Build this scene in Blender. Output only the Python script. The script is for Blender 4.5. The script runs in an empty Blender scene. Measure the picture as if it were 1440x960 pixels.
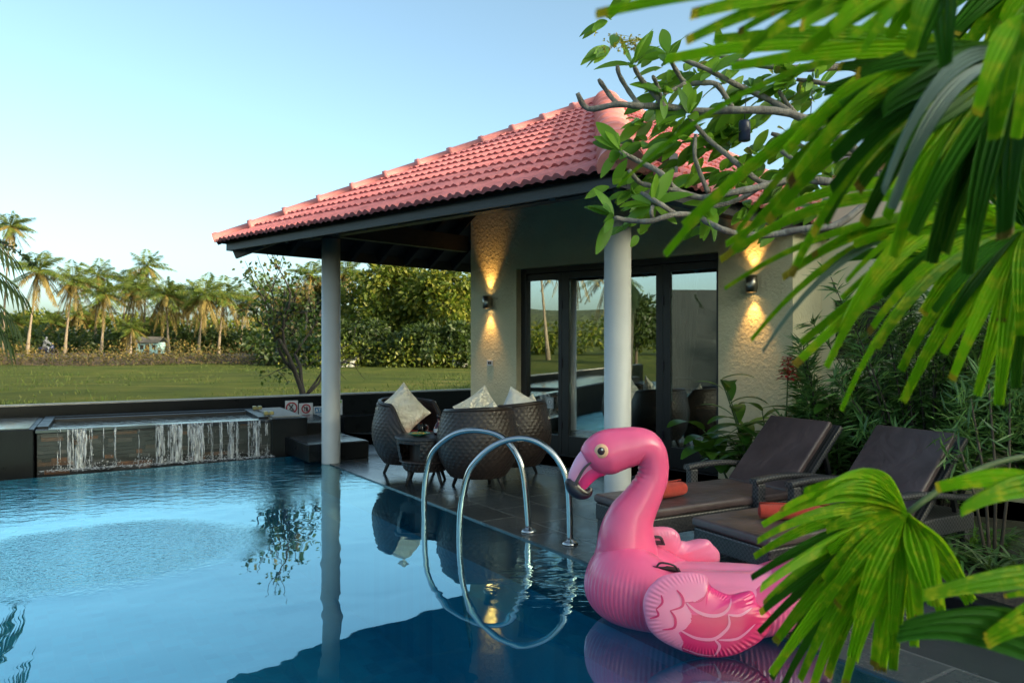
import bpy, bmesh, math, random
import numpy as np
from mathutils import Vector, Matrix, Euler

random.seed(7)
rng = np.random.default_rng(7)
R = math.radians
V = Vector
scn = bpy.context.scene
COL = scn.collection

# ------------------------------------------------------------------ camera, sky, sun, exposure
F, CAMH, YH = 1080.0, 1.5, 478.0          # focal length in px of a 1440 px wide frame, eye height, horizon row
cam = bpy.data.cameras.new('camera')
cam.lens = 27.0
cam.sensor_width = 36.0
cam.shift_y = -2 / 1440
cam.clip_start = 0.05
cam.clip_end = 3000
cam.dof.use_dof = True
cam.dof.focus_distance = 5.6
cam.dof.aperture_fstop = 5.6
cam_o = bpy.data.objects.new('camera', cam)
COL.objects.link(cam_o)
cam_o.location = (0, 0, CAMH)
cam_o.rotation_euler = (R(90), 0, 0)
scn.camera = cam_o

SUN_EL, SUN_DIR = R(16), V((0.86, -0.51, 0)).normalized()
world = bpy.data.worlds.new('World')
scn.world = world
world.use_nodes = True
wn = world.node_tree
sky = wn.nodes.new('ShaderNodeTexSky')
sky.sky_type = 'NISHITA'
sky.sun_disc = False
sky.sun_elevation = SUN_EL
sky.sun_rotation = math.atan2(SUN_DIR.x, SUN_DIR.y)
sky.air_density = 0.6
sky.dust_density = 3.2
sky.ozone_density = 0.5
bg = wn.nodes['Background']
bg.inputs['Strength'].default_value = 0.15
tint = wn.nodes.new('ShaderNodeMix'); tint.data_type = 'RGBA'; tint.blend_type = 'MULTIPLY'; tint.inputs[0].default_value = 1
tint.inputs[7].default_value = (.88, 1.0, .86, 1)          # the slightly green cyan of the evening haze
wn.links.new(sky.outputs['Color'], tint.inputs[6]); wn.links.new(tint.outputs[2], bg.inputs['Color'])
sun = bpy.data.lights.new('sun', 'SUN')
sun.energy = 2.5
sun.angle = R(0.5)
sun.color = (1.0, 0.80, 0.55)
sun_o = bpy.data.objects.new('sun', sun)
COL.objects.link(sun_o)
sdir = V((SUN_DIR.x * math.cos(SUN_EL), SUN_DIR.y * math.cos(SUN_EL), math.sin(SUN_EL)))
sun_o.rotation_euler = sdir.to_track_quat('Z', 'Y').to_euler()
vs = scn.view_settings
vs.view_transform = 'Standard'
vs.look = 'None'
vs.gamma = 1.0
vs.exposure = 1.68
vs.use_curve_mapping = False
cy = scn.cycles
cy.use_denoising = True
try:
    cy.denoiser = 'OPENIMAGEDENOISE'
except Exception:
    pass
cy.max_bounces = 8
cy.transparent_max_bounces = 12
cy.caustics_reflective = False
cy.caustics_refractive = False
cy.sample_clamp_indirect = 4.0

# ------------------------------------------------------------------ helpers
def G(px, py, z=0.0):
    """point of the horizontal plane z seen at a pixel"""
    y = F * (CAMH - z) / (py - YH)
    return V(((px - 720) / F * y, y, z))

def D(px, py, y):
    """point at depth y seen at a pixel"""
    return V(((px - 720) / F * y, y, CAMH - (py - YH) / F * y))

class MB:
    """collects geometry for one mesh object"""
    def __init__(s):
        s.v, s.f, s.mi, s.sm = [], [], [], []
    def add(s, verts, faces, mi=0, smooth=False):
        o = len(s.v)
        s.v.extend([tuple(p) for p in verts])
        for f in faces:
            s.f.append(tuple(o + i for i in f)); s.mi.append(mi); s.sm.append(smooth)
        return s
    def hexa(s, o, a, b, c, mi=0):
        o, a, b, c = V(o), V(a), V(b), V(c)
        p = [o, o+a, o+a+b, o+b, o+c, o+a+c, o+a+b+c, o+b+c]
        fs = [(0,3,2,1),(4,5,6,7),(0,1,5,4),(1,2,6,5),(2,3,7,6),(3,0,4,7)]
        if a.cross(b).dot(c) < 0: fs = [f[::-1] for f in fs]
        return s.add(p, fs, mi)
    def box(s, c, size, mi=0):
        sx, sy, sz = size
        return s.hexa((c[0]-sx/2, c[1]-sy/2, c[2]-sz/2), (sx,0,0), (0,sy,0), (0,0,sz), mi)
    def bar(s, p, q, w, h, up=(0,0,1), mi=0):
        p, q = V(p), V(q); d = (q-p); n = d.normalized(); side = n.cross(V(up)).normalized(); u = side.cross(n)
        return s.hexa(p - side*w/2 - u*h/2, d, side*w, u*h, mi)
    def prism(s, pts, z0, z1, mi=0):
        n = len(pts)
        area = sum(pts[i][0]*pts[(i+1)%n][1]-pts[(i+1)%n][0]*pts[i][1] for i in range(n))
        if area < 0: pts = pts[::-1]
        vs_ = [(p[0],p[1],z0) for p in pts] + [(p[0],p[1],z1) for p in pts]
        fs = [tuple(range(n-1,-1,-1)), tuple(range(n,2*n))] + [(i,(i+1)%n,n+(i+1)%n,n+i) for i in range(n)]
        return s.add(vs_, fs, mi)
    def tube(s, pts, rad, n=8, mi=0, cap=True, smooth=True, flat=1.0, closed=False):
        pts = [V(p) for p in pts]; m = len(pts)
        if not hasattr(rad, '__len__'): rad = [rad]*m
        rings = []; up = None
        for i, p in enumerate(pts):
            if closed: t = (pts[(i+1)%m]-pts[i-1]).normalized()
            else: t = (pts[min(i+1,m-1)]-pts[max(i-1,0)]).normalized()
            if up is None:
                up = V((0,0,1)) if abs(t.z) < .9 else V((0,1,0))
            up = (up - t*up.dot(t))
            if up.length < 1e-5: up = t.orthogonal()
            up.normalize(); sd = t.cross(up)
            rings.append([p + (sd*math.cos(2*math.pi*k/n) + up*math.sin(2*math.pi*k/n)*flat)*rad[i] for k in range(n)])
        vs_ = [q for r in rings for q in r]
        fs = []
        for i in range(m if closed else m-1):
            j = (i+1) % m
            for k in range(n):
                fs.append((i*n+k, i*n+(k+1)%n, j*n+(k+1)%n, j*n+k))
        if cap and not closed:
            fs += [tuple(range(n-1,-1,-1)), tuple((m-1)*n+k for k in range(n))]
        return s.add(vs_, fs, mi, smooth)
    def lathe(s, prof, c=(0,0,0), n=24, mi=0, smooth=True, cap=True):
        vs_, fs = [], []
        for r, z in prof:
            for k in range(n):
                a = 2*math.pi*k/n
                vs_.append((c[0]+r*math.cos(a), c[1]+r*math.sin(a), c[2]+z))
        for i in range(len(prof)-1):
            for k in range(n):
                fs.append((i*n+k, i*n+(k+1)%n, (i+1)*n+(k+1)%n, (i+1)*n+k))
        if cap:
            fs += [tuple(range(n-1,-1,-1)), tuple((len(prof)-1)*n+k for k in range(n))]
        return s.add(vs_, fs, mi, smooth)
    def grid(s, P, mi=0, smooth=True, wrap=False):
        """P: rows of points"""
        m, n = len(P), len(P[0]); vs_ = [q for r in P for q in r]; fs = []
        for i in range(m-1):
            for k in range(n if wrap else n-1):
                fs.append((i*n+k, i*n+(k+1)%n, (i+1)*n+(k+1)%n, (i+1)*n+k))
        return s.add(vs_, fs, mi, smooth)
    def build(s, name, mats, parent=None, world=True, bevel=0, seg=2):
        me = bpy.data.meshes.new(name)
        off = root_loc(parent) if (parent is not None and world) else V((0,0,0))
        vs_ = [(p[0]-off.x, p[1]-off.y, p[2]-off.z) for p in s.v] if off.length else s.v
        me.from_pydata(vs_, [], s.f)
        if not isinstance(mats, (list, tuple)): mats = [mats]
        for m in mats: me.materials.append(m)
        me.polygons.foreach_set('material_index', s.mi)
        me.polygons.foreach_set('use_smooth', s.sm)
        me.update()
        o = bpy.data.objects.new(name, me)
        COL.objects.link(o)
        if parent is not None: o.parent = parent
        if bevel:
            b = o.modifiers.new('bevel', 'BEVEL'); b.width = bevel; b.segments = seg; b.limit_method = 'ANGLE'; b.angle_limit = R(40)
            b.harden_normals = False
        return o

def root_loc(o):
    l = V((0,0,0))
    while o is not None:
        l = l + o.location; o = o.parent
    return l

def np_mesh(name, co, quads, mat, parent=None, smooth=False, off=None):
    """mesh from numpy vertices (N,3) and quad indices (M,4)"""
    co = np.asarray(co, dtype=np.float64)
    if off is None: off = root_loc(parent) if parent is not None else V((0,0,0))
    co = co - np.array(off)
    me = bpy.data.meshes.new(name)
    M = len(quads)
    me.vertices.add(len(co)); me.vertices.foreach_set('co', co.astype(np.float32).ravel())
    me.loops.add(M*4); me.loops.foreach_set('vertex_index', np.asarray(quads, dtype=np.int32).ravel())
    me.polygons.add(M); me.polygons.foreach_set('loop_start', np.arange(0, M*4, 4, dtype=np.int32))
    me.update(calc_edges=True); me.validate()
    if smooth: me.polygons.foreach_set('use_smooth', np.ones(len(me.polygons), dtype=bool))
    for m in (mat if isinstance(mat, (list, tuple)) else [mat]): me.materials.append(m)
    o = bpy.data.objects.new(name, me); COL.objects.link(o)
    if parent is not None: o.parent = parent
    return o

def tag(o, label, cat, group=None, kind=None):
    o['label'] = label; o['category'] = cat
    if group: o['group'] = group
    if kind: o['kind'] = kind
    return o

def thing(name, loc, label, cat, group=None, rz=0.0):
    o = bpy.data.objects.new(name, None); COL.objects.link(o)
    o.empty_display_size = .1
    o.location = loc; o.rotation_euler = (0,0,rz)
    return tag(o, label, cat, group)

def structure(o, label=None):
    o['kind'] = 'structure'
    if label: o['label'] = label
    return o

def dup(root, loc, rz=0.0, scale=1.0, label=None):
    r = root.copy(); COL.objects.link(r)
    r.location = loc; r.rotation_euler = (0,0,rz); r.scale = (scale,)*3 if not hasattr(scale,'__len__') else scale
    if label: r['label'] = label
    for ch in list(root.children):
        c = ch.copy(); COL.objects.link(c); c.parent = r
        for g in list(ch.children):
            d = g.copy(); COL.objects.link(d); d.parent = c
    return r

def norm(a): return a / np.maximum(np.linalg.norm(a, axis=-1, keepdims=True), 1e-9)

def leaf_cloud(pos, dirs, nrm, length, width, fold=.12):
    """folded leaves: 5 vertices, 2 quads each"""
    pos = np.asarray(pos, float); n = len(pos)
    d = norm(np.asarray(dirs, float)); s = norm(np.cross(d, np.asarray(nrm, float) + 1e-4)); u = np.cross(s, d)
    L = np.broadcast_to(np.asarray(length, float), (n,))[:,None]; W = np.broadcast_to(np.asarray(width, float), (n,))[:,None]
    base = pos; mid = pos + d*L*.45 - u*W*fold*1.5
    ml = pos + d*L*.45 - s*W*.5; mr = pos + d*L*.45 + s*W*.5
    tip = pos + d*L - u*L*.12
    co = np.stack([base, mr, tip, ml, mid], 1).reshape(-1,3)
    b = np.arange(n)[:,None]*5
    q = np.concatenate([b+np.array([[0,1,2,4]]), b+np.array([[0,4,2,3]])], 0)
    return co, q

def rand_unit(n):
    return norm(rng.normal(size=(n,3)))

# ------------------------------------------------------------------ materials
def new_mat(name):
    m = bpy.data.materials.new(name); m.use_nodes = True
    nt = m.node_tree
    return m, nt, nt.nodes['Principled BSDF']

def N(nt, typ, **kw):
    n = nt.nodes.new(typ)
    for k, v in kw.items():
        if k.startswith('i_'):
            n.inputs[k[2:].replace('_',' ')].default_value = v
        else: setattr(n, k, v)
    return n

def ramp(nt, stops, fac):
    r = nt.nodes.new('ShaderNodeValToRGB')
    el = r.color_ramp.elements
    while len(el) < len(stops): el.new(.5)
    for e, (p, c) in zip(el, stops):
        e.position = p; e.color = (*c, 1) if len(c) == 3 else c
    nt.links.new(fac, r.inputs['Fac'])
    return r.outputs['Color']

def coords(nt, out='Object', scale=None, rot=None, loc=None):
    tc = nt.nodes.new('ShaderNodeTexCoord'); o = tc.outputs[out]
    if scale or rot or loc:
        mp = nt.nodes.new('ShaderNodeMapping')
        if scale: mp.inputs['Scale'].default_value = scale
        if rot: mp.inputs['Rotation'].default_value = rot
        if loc: mp.inputs['Location'].default_value = loc
        nt.links.new(o, mp.inputs['Vector']); o = mp.outputs['Vector']
    return o

def noise(nt, vec, scale, detail=4, rough=.55, dist=0):
    n = N(nt, 'ShaderNodeTexNoise'); n.inputs['Scale'].default_value = scale; n.inputs['Detail'].default_value = detail
    n.inputs['Roughness'].default_value = rough; n.inputs['Distortion'].default_value = dist
    nt.links.new(vec, n.inputs['Vector']); return n.outputs['Fac']

def bump(nt, p, h, strength=.5, dist=.01, prev=None):
    b = N(nt, 'ShaderNodeBump'); b.inputs['Strength'].default_value = strength; b.inputs['Distance'].default_value = dist
    nt.links.new(h, b.inputs['Height'])
    if prev is not None: nt.links.new(prev, b.inputs['Normal'])
    if p is not None: nt.links.new(b.outputs['Normal'], p.inputs['Normal'])
    return b.outputs['Normal']

def maths(nt, op, a, b=None, c=None, clamp=False):
    m = N(nt, 'ShaderNodeMath', operation=op, use_clamp=clamp)
    for i, x in enumerate((a, b, c)):
        if x is None: continue
        if isinstance(x, (int, float)): m.inputs[i].default_value = x
        else: nt.links.new(x, m.inputs[i])
    return m.outputs[0]

def mixc(nt, fac, a, b):
    m = N(nt, 'ShaderNodeMix', data_type='RGBA')
    if isinstance(fac, (int, float)): m.inputs[0].default_value = fac
    else: nt.links.new(fac, m.inputs[0])
    for i, x in ((6, a), (7, b)):
        if isinstance(x, tuple): m.inputs[i].default_value = (*x, 1)
        else: nt.links.new(x, m.inputs[i])
    return m.outputs[2]

def simple(name, col, rough=.6, var=.25, vscale=8, bmp=0, bscale=60, metal=0, spec=.5, bdist=.004, coat=0):
    m, nt, p = new_mat(name)
    v = coords(nt)
    f = noise(nt, v, vscale, 5)
    c = ramp(nt, [(.25, tuple(x*(1-var) for x in col)), (.75, tuple(min(1, x*(1+var)) for x in col))], f)
    nt.links.new(c, p.inputs['Base Color'])
    r2 = noise(nt, v, vscale*3, 3)
    nt.links.new(maths(nt, 'MULTIPLY_ADD', r2, .25, max(0, rough-.12)), p.inputs['Roughness'])
    p.inputs['Metallic'].default_value = metal
    p.inputs['Specular IOR Level'].default_value = spec
    p.inputs['Coat Weight'].default_value = coat
    if bmp: bump(nt, p, noise(nt, v, bscale, 4), bmp, bdist)
    return m

def schlick(nt, f0, normal=None, power=5.0):
    """mirror share of a dielectric sheet, the same from both sides"""
    g = N(nt, 'ShaderNodeNewGeometry'); d = N(nt, 'ShaderNodeVectorMath', operation='DOT_PRODUCT')
    nt.links.new(g.outputs['Incoming'], d.inputs[0]); nt.links.new(normal if normal is not None else g.outputs['Normal'], d.inputs[1])
    c = maths(nt, 'SUBTRACT', 1.0, maths(nt, 'ABSOLUTE', d.outputs['Value']), clamp=True)
    return maths(nt, 'MULTIPLY_ADD', maths(nt, 'POWER', c, power), 1-f0, f0)

def leafmat(name, cols, transl=.35, rough=.45, tint=None, spec=.4, mottled=None, veins=0):
    """cols: colours spread over the leaves at random"""
    m, nt, p = new_mat(name)
    g = N(nt, 'ShaderNodeNewGeometry')
    k = len(cols)
    c = ramp(nt, [(i/max(1,k-1), col) for i, col in enumerate(cols)], g.outputs['Random Per Island'])
    if mottled:
        f = noise(nt, coords(nt), mottled[1], 3, .6)
        msk = ramp(nt, [(mottled[2], (0,0,0)), (mottled[2]+.2, (.85,.85,.85))], f)
        c = mixc(nt, msk, c, mottled[0])
    nt.links.new(c, p.inputs['Base Color'])
    p.inputs['Roughness'].default_value = rough
    p.inputs['Specular IOR Level'].default_value = spec
    t = N(nt, 'ShaderNodeBsdfTranslucent')
    tc = mixc(nt, .35, c, tint or (.25, .4, .03))
    nt.links.new(tc, t.inputs['Color'])
    mx = N(nt, 'ShaderNodeMixShader'); mx.inputs[0].default_value = transl
    nt.links.new(p.outputs[0], mx.inputs[1]); nt.links.new(t.outputs[0], mx.inputs[2])
    out = nt.nodes['Material Output']; nt.links.new(mx.outputs[0], out.inputs['Surface'])
    return m

M = {}
def make_materials():
    # rough cast plaster
    m, nt, p = new_mat('plaster'); v = coords(nt)
    c = ramp(nt, [(.3, (.68,.60,.38)), (.7, (.80,.72,.48))], noise(nt, v, 1.3, 5))
    nt.links.new(c, p.inputs['Base Color']); p.inputs['Roughness'].default_value = .9; p.inputs['Specular IOR Level'].default_value = .2
    vo = N(nt, 'ShaderNodeTexVoronoi', feature='SMOOTH_F1'); vo.inputs['Scale'].default_value = 26; nt.links.new(v, vo.inputs['Vector'])
    h = maths(nt, 'ADD', maths(nt, 'MULTIPLY', vo.outputs['Distance'], .6), noise(nt, v, 45, 5, .6, .6))
    bump(nt, p, h, .9, .011); M['plaster'] = m
    M['annex_plaster'] = simple('annex_plaster', (.78,.70,.48), .85, .08, 1.2, .3, 40)
    # clay tiles
    m, nt, p = new_mat('clay_tile'); v = coords(nt)
    g = N(nt, 'ShaderNodeNewGeometry')
    c1 = ramp(nt, [(.3, (.50,.115,.125)), (.7, (.64,.18,.18))], noise(nt, v, .9, 6, .6))
    c2 = mixc(nt, maths(nt, 'MULTIPLY', noise(nt, v, 22, 4, .7), .4), c1, (.74,.34,.31))
    st = ramp(nt, [(.52, (0,0,0)), (.70, (1,1,1))], noise(nt, coords(nt, scale=(1,1,.4)), 3.2, 7, .72))
    c2 = mixc(nt, maths(nt, 'MULTIPLY', ramp(nt, [(.40,(1,1,1)),(.46,(0,0,0))], noise(nt, v, 4.2, 0)), .28), c2, (.42,.10,.09))
    c3 = mixc(nt, maths(nt, 'MULTIPLY', st, .5), c2, (.24,.085,.07))
    nt.links.new(c3, p.inputs['Base Color']); p.inputs['Roughness'].default_value = .55; p.inputs['Specular IOR Level'].default_value = .4
    bump(nt, p, noise(nt, v, 60, 4), .25, .004); M['tile'] = m
    M['ridge'] = simple('ridge_clay', (.66,.22,.20), .55, .15, 5, .3, 40)
    # dark stained wood
    m, nt, p = new_mat('dark_wood'); v = coords(nt, scale=(1,1,6))
    c = ramp(nt, [(.3, (.012,.012,.013)), (.7, (.03,.028,.028))], noise(nt, v, 9, 5))
    nt.links.new(c, p.inputs['Base Color']); p.inputs['Roughness'].default_value = .45
    bump(nt, p, noise(nt, v, 30, 4), .2, .003); M['wood'] = m
    M['column'] = simple('column_paint', (.62,.62,.60), .45, .06, 3, .08, 30)
    M['frame'] = simple('bronze_frame', (.022,.020,.019), .38, .15, 6, 0, metal=0, spec=.5)
    M['granite'] = None
    # black granite with fine speckle
    m, nt, p = new_mat('black_granite'); v = coords(nt)
    sp = ramp(nt, [(.60, (.007,.008,.009)), (.72, (.03,.033,.036))], noise(nt, v, 150, 2, .7))
    c = mixc(nt, maths(nt, 'MULTIPLY', noise(nt, v, 2.5, 5), .7), sp, (.012,.014,.016))
    nt.links.new(c, p.inputs['Base Color']); p.inputs['Specular IOR Level'].default_value = .18
    nt.links.new(maths(nt, 'MULTIPLY_ADD', noise(nt, v, 5, 4), .45, .12), p.inputs['Roughness'])
    bump(nt, p, noise(nt, v, 40, 3), .1, .002); M['granite'] = m
    M['wet_top'] = simple('wet_polished_granite', (.05,.055,.06), .12, .3, 4, .25, 9, bdist=.004)
    M['concrete'] = simple('weathered_coping', (.40,.38,.34), .85, .2, 6, .3, 40)
    # deck slate tiles aligned with the pool edge, wet
    m, nt, p = new_mat('wet_slate_tiles')
    v = coords(nt, rot=(0,0,-math.atan2(EDIR.y, EDIR.x)), loc=(0,0,0))
    br = N(nt, 'ShaderNodeTexBrick', offset=.5)
    br.inputs['Scale'].default_value = 1.0; br.inputs['Brick Width'].default_value = .6; br.inputs['Row Height'].default_value = .45
    br.inputs['Mortar Size'].default_value = .011; br.inputs['Mortar Smooth'].default_value = .3
    br.inputs['Color1'].default_value = (.035,.042,.046,1); br.inputs['Color2'].default_value = (.10,.115,.12,1); br.inputs['Mortar'].default_value = (.17,.18,.18,1)
    nt.links.new(v, br.inputs['Vector'])
    c = mixc(nt, maths(nt, 'MULTIPLY', noise(nt, v, 7, 6, .65), .6), br.outputs['Color'], (.016,.02,.022))
    nt.links.new(c, p.inputs['Base Color'])
    wet = ramp(nt, [(.36, (.03,)*3), (.66, (.24,)*3)], noise(nt, coords(nt), .9, 5, .6, .5))
    nt.links.new(maths(nt, 'ADD', wet, maths(nt, 'MULTIPLY', noise(nt, v, 30, 4), .12)), p.inputs['Roughness'])
    h = maths(nt, 'ADD', maths(nt, 'MULTIPLY', br.outputs['Fac'], -.8), maths(nt, 'MULTIPLY', noise(nt, v, 14, 5, .6), .7))
    bump(nt, p, h, .5, .006); M['deck'] = m
    # pool tiles
    m, nt, p = new_mat('pool_mosaic'); v = coords(nt, rot=(0,0,-math.atan2(EDIR.y, EDIR.x)))
    br = N(nt, 'ShaderNodeTexBrick', offset=0)
    br.inputs['Scale'].default_value = 1; br.inputs['Brick Width'].default_value = .12; br.inputs['Row Height'].default_value = .12
    br.inputs['Mortar Size'].default_value = .005
    br.inputs['Color1'].default_value = (.008,.22,.34,1); br.inputs['Color2'].default_value = (.012,.38,.52,1); br.inputs['Mortar'].default_value = (.05,.30,.42,1)
    nt.links.new(v, br.inputs['Vector'])
    c = mixc(nt, noise(nt, v, .7, 3), br.outputs['Color'], (.010,.25,.40))
    nt.links.new(c, p.inputs['Base Color']); p.inputs['Roughness'].default_value = .4; M['mosaic'] = m
    # stacked slate
    m, nt, p = new_mat('stacked_slate'); g = N(nt, 'ShaderNodeNewGeometry')
    c = ramp(nt, [(0,(.004,.004,.005)), (.45,(.012,.013,.015)), (.62,(.04,.04,.04)), (.76,(.10,.10,.095)), (.86,(.10,.05,.022)), (.95,(.26,.10,.035)), (1,(.16,.17,.17))], g.outputs['Random Per Island'])
    v = coords(nt)
    c = mixc(nt, noise(nt, v, 30, 4), c, (.02,.02,.022))
    nt.links.new(c, p.inputs['Base Color']); p.inputs['Roughness'].default_value = .3
    bump(nt, p, noise(nt, v, 60, 4), .5, .006); M['slate'] = m
    # wicker
    m, nt, p = new_mat('dark_wicker'); v = coords(nt)
    g = N(nt, 'ShaderNodeNewGeometry')
    c = ramp(nt, [(.4, (.009,.006,.005)), (.6, (.050,.034,.030))], g.outputs['Pointiness'])
    c = mixc(nt, maths(nt, 'MULTIPLY', noise(nt, v, 60, 3), .5), c, (.055,.037,.032))
    nt.links.new(c, p.inputs['Base Color']); p.inputs['Roughness'].default_value = .36
    bump(nt, p, noise(nt, coords(nt, scale=(1,1,3)), 140, 3), .5, .003); M['wicker'] = m
    m, nt, p = new_mat('flat_woven_rattan'); v = coords(nt)
    w1 = N(nt, 'ShaderNodeTexChecker'); w1.inputs['Scale'].default_value = 62; nt.links.new(v, w1.inputs['Vector'])
    c = mixc(nt, w1.outputs['Fac'], (.085,.082,.086), (.018,.018,.020))
    nt.links.new(c, p.inputs['Base Color']); p.inputs['Roughness'].default_value = .4
    bump(nt, p, w1.outputs['Fac'], .8, .004); M['rattan'] = m
    m, nt, p = new_mat('brown_leatherette'); v = coords(nt)
    c = ramp(nt, [(.3,(.060,.040,.040)), (.7,(.115,.078,.078))], noise(nt, v, 4, 5))
    nt.links.new(c, p.inputs['Base Color']); p.inputs['Roughness'].default_value = .38
    b1 = bump(nt, None, noise(nt, v, 5, 3, .5, .8), .5, .03); bump(nt, p, noise(nt, v, 180, 3), .15, .002, b1); M['leather'] = m
    M['steel'] = simple('brushed_steel', (.50,.50,.50), .17, .1, 12, 0, metal=1)
    M['bronze'] = simple('brushed_nickel', (.36,.33,.28), .35, .1, 12, 0, metal=1)
    m = simple('pale_silk', (.86,.81,.68), .5, .12, 5, .0); nt = m.node_tree; p = nt.nodes['Principled BSDF']; v = coords(nt)
    b1 = bump(nt, None, noise(nt, v, 8, 4, .6, 1.6), 1, .06); bump(nt, p, noise(nt, coords(nt, scale=(1,1,6)), 90, 2), .2, .002, b1)
    p.inputs['Sheen Weight'].default_value = .3; M['silk'] = m
    M['white_linen'] = simple('white_linen', (.75,.74,.70), .7, .06, 5, .5, 9, bdist=.02)
    M['red_cloth'] = simple('red_cloth', (.5,.03,.03), .7, .15, 8, .3, 60)
    m = simple('coral_towel', (.58,.055,.03), .95, .18, 14, 0); nt = m.node_tree; p = nt.nodes['Principled BSDF']
    bump(nt, p, noise(nt, coords(nt), 160, 4, .8), 1, .01); p.inputs['Sheen Weight'].default_value = .1; M['towel'] = m
    M['wine'] = simple('dark_wine_glass', (.05,.004,.012), .08, .1, 5)
    M['amber'] = simple('amber_drink', (.45,.18,.015), .1, .1, 5)
    M['green_dish'] = simple('green_dish', (.03,.22,.12), .25, .1, 5)
    M['food'] = simple('snack', (.45,.30,.06), .7, .4, 30, .5, 40)
    M['sign_white'] = simple('sign_white', (.72,.72,.72), .4, .05, 5)
    M['sign_red'] = simple('sign_red', (.45,.03,.05), .4, .1, 5)
    M['sign_black'] = simple('sign_black', (.03,.03,.035), .4, .1, 5)
    M['sign_blue'] = simple('sign_blue', (.04,.20,.38), .4, .1, 5)
    M['sign_green'] = simple('sign_green', (.30,.50,.03), .4, .1, 5)
    M['black_plastic'] = simple('black_plastic', (.015,.010,.018), .35, .1, 5)
    M['navy_metal'] = simple('navy_metal', (.025,.03,.07), .35, .1, 5)
    M['white_plastic'] = simple('white_plastic', (.75,.75,.73), .4, .05, 5)
    # inflatable vinyl
    def vinyl(name, col, rough=.29):
        m, nt, p = new_mat(name); v = coords(nt)
        nt.links.new(ramp(nt, [(.3, tuple(x*.93 for x in col)), (.7, tuple(min(1,x*1.05) for x in col))], noise(nt, v, 3, 4)), p.inputs['Base Color'])
        p.inputs['Roughness'].default_value = rough; p.inputs['Specular IOR Level'].default_value = .5
        p.inputs['Subsurface Weight'].default_value = .25; p.inputs['Subsurface Radius'].default_value = (.06,.02,.02); p.inputs['Subsurface Scale'].default_value = .5
        p.inputs['Coat Weight'].default_value = .3; p.inputs['Coat Roughness'].default_value = .12
        bump(nt, p, noise(nt, v, 6, 3), .15, .02)
        return m
    M['pink'] = vinyl('pink_vinyl', (.89,.125,.285))
    M['pale_pink'] = vinyl('pale_pink_vinyl', (.89,.25,.42))
    M['hot_pink'] = vinyl('hot_pink_vinyl', (.72,.012,.13))
    M['mid_pink'] = vinyl('mid_pink_vinyl', (.82,.04,.22))
    M['beak_pink'] = vinyl('beak_pink_vinyl', (.88,.40,.62))
    M['beak_black'] = vinyl('beak_black_vinyl', (.015,.004,.012))
    M['eye_cream'] = simple('eye_cream', (.85,.50,.30), .35, .05, 5)
    M['eye_dark'] = simple('eye_dark', (.04,.008,.012), .2, .05, 5)
    # bark
    def bark(name, a, b, sc=12):
        m, nt, p = new_mat(name); v = coords(nt, scale=(1,1,.4))
        nt.links.new(ramp(nt, [(.3,a), (.7,b)], noise(nt, v, sc, 5, .65)), p.inputs['Base Color'])
        p.inputs['Roughness'].default_value = .9; bump(nt, p, noise(nt, v, sc*3, 5), .7, .02); return m
    M['bark'] = bark('brown_bark', (.05,.04,.03), (.13,.10,.07))
    M['dark_bark'] = bark('dark_bark', (.025,.02,.016), (.06,.05,.04))
    M['palm_bark'] = bark('palm_bark', (.12,.095,.07), (.26,.21,.15), 3)
    M['grey_bark'] = bark('grey_smooth_bark', (.13,.11,.09), (.32,.29,.25), 18)
    M['stem'] = simple('green_stem', (.07,.11,.03), .6, .2, 10)
    # foliage
    M['palm_leaf'] = leafmat('coconut_leaf', [(.05,.10,.016), (.09,.13,.02), (.15,.15,.026)], .35, .45)
    M['palm_gold'] = leafmat('coconut_old_leaf', [(.17,.14,.03), (.22,.15,.04), (.12,.11,.025)], .25, .6, tint=(.4,.22,.05))
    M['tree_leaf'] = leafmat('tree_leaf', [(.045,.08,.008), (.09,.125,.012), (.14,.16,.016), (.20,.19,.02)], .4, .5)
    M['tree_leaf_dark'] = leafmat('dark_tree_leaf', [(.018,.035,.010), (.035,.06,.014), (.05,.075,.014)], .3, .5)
    M['young_tree_leaf'] = leafmat('young_tree_leaf', [(.025,.045,.012), (.04,.075,.014), (.07,.11,.02), (.16,.10,.03)], .3, .45)
    M['frangipani_leaf'] = leafmat('frangipani_leaf', [(.08,.20,.018), (.15,.34,.025), (.28,.50,.04)], .5, .35)
    M['oleander_leaf'] = leafmat('oleander_leaf', [(.05,.13,.035), (.10,.24,.055), (.22,.38,.11)], .35, .32, spec=.6)
    M['ginger_leaf'] = leafmat('ginger_leaf', [(.05,.13,.02), (.09,.23,.03), (.17,.34,.04)], .4, .32, spec=.6)
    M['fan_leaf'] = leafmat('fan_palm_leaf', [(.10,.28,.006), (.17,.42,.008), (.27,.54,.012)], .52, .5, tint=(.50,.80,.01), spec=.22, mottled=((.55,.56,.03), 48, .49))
    M['fan_dark'] = leafmat('fan_palm_painted_shade', [(.016,.09,.010), (.04,.17,.012)], .45, .42, spec=.15)  # darker copy of fan_leaf, the shade put into its colour
    M['fan_grey'] = leafmat('fan_palm_underside', [(.13,.20,.17), (.18,.25,.22)], .3, .4)
    M['brown_tip'] = leafmat('withered_tip', [(.10,.04,.02), (.45,.38,.02), (.5,.45,.02)], .3, .6)
    M['yellow_flower'] = leafmat('yellow_flower', [(.55,.42,.02), (.45,.45,.04)], .3, .5, tint=(.6,.5,.05))
    M['red_flower'] = leafmat('red_flower', [(.45,.01,.02), (.3,.01,.015)], .3, .4, tint=(.5,.02,.02))
    M['striped_leaf'] = leafmat('variegated_leaf', [(.04,.10,.025), (.10,.16,.06), (.20,.26,.13)], .25, .4)
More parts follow.
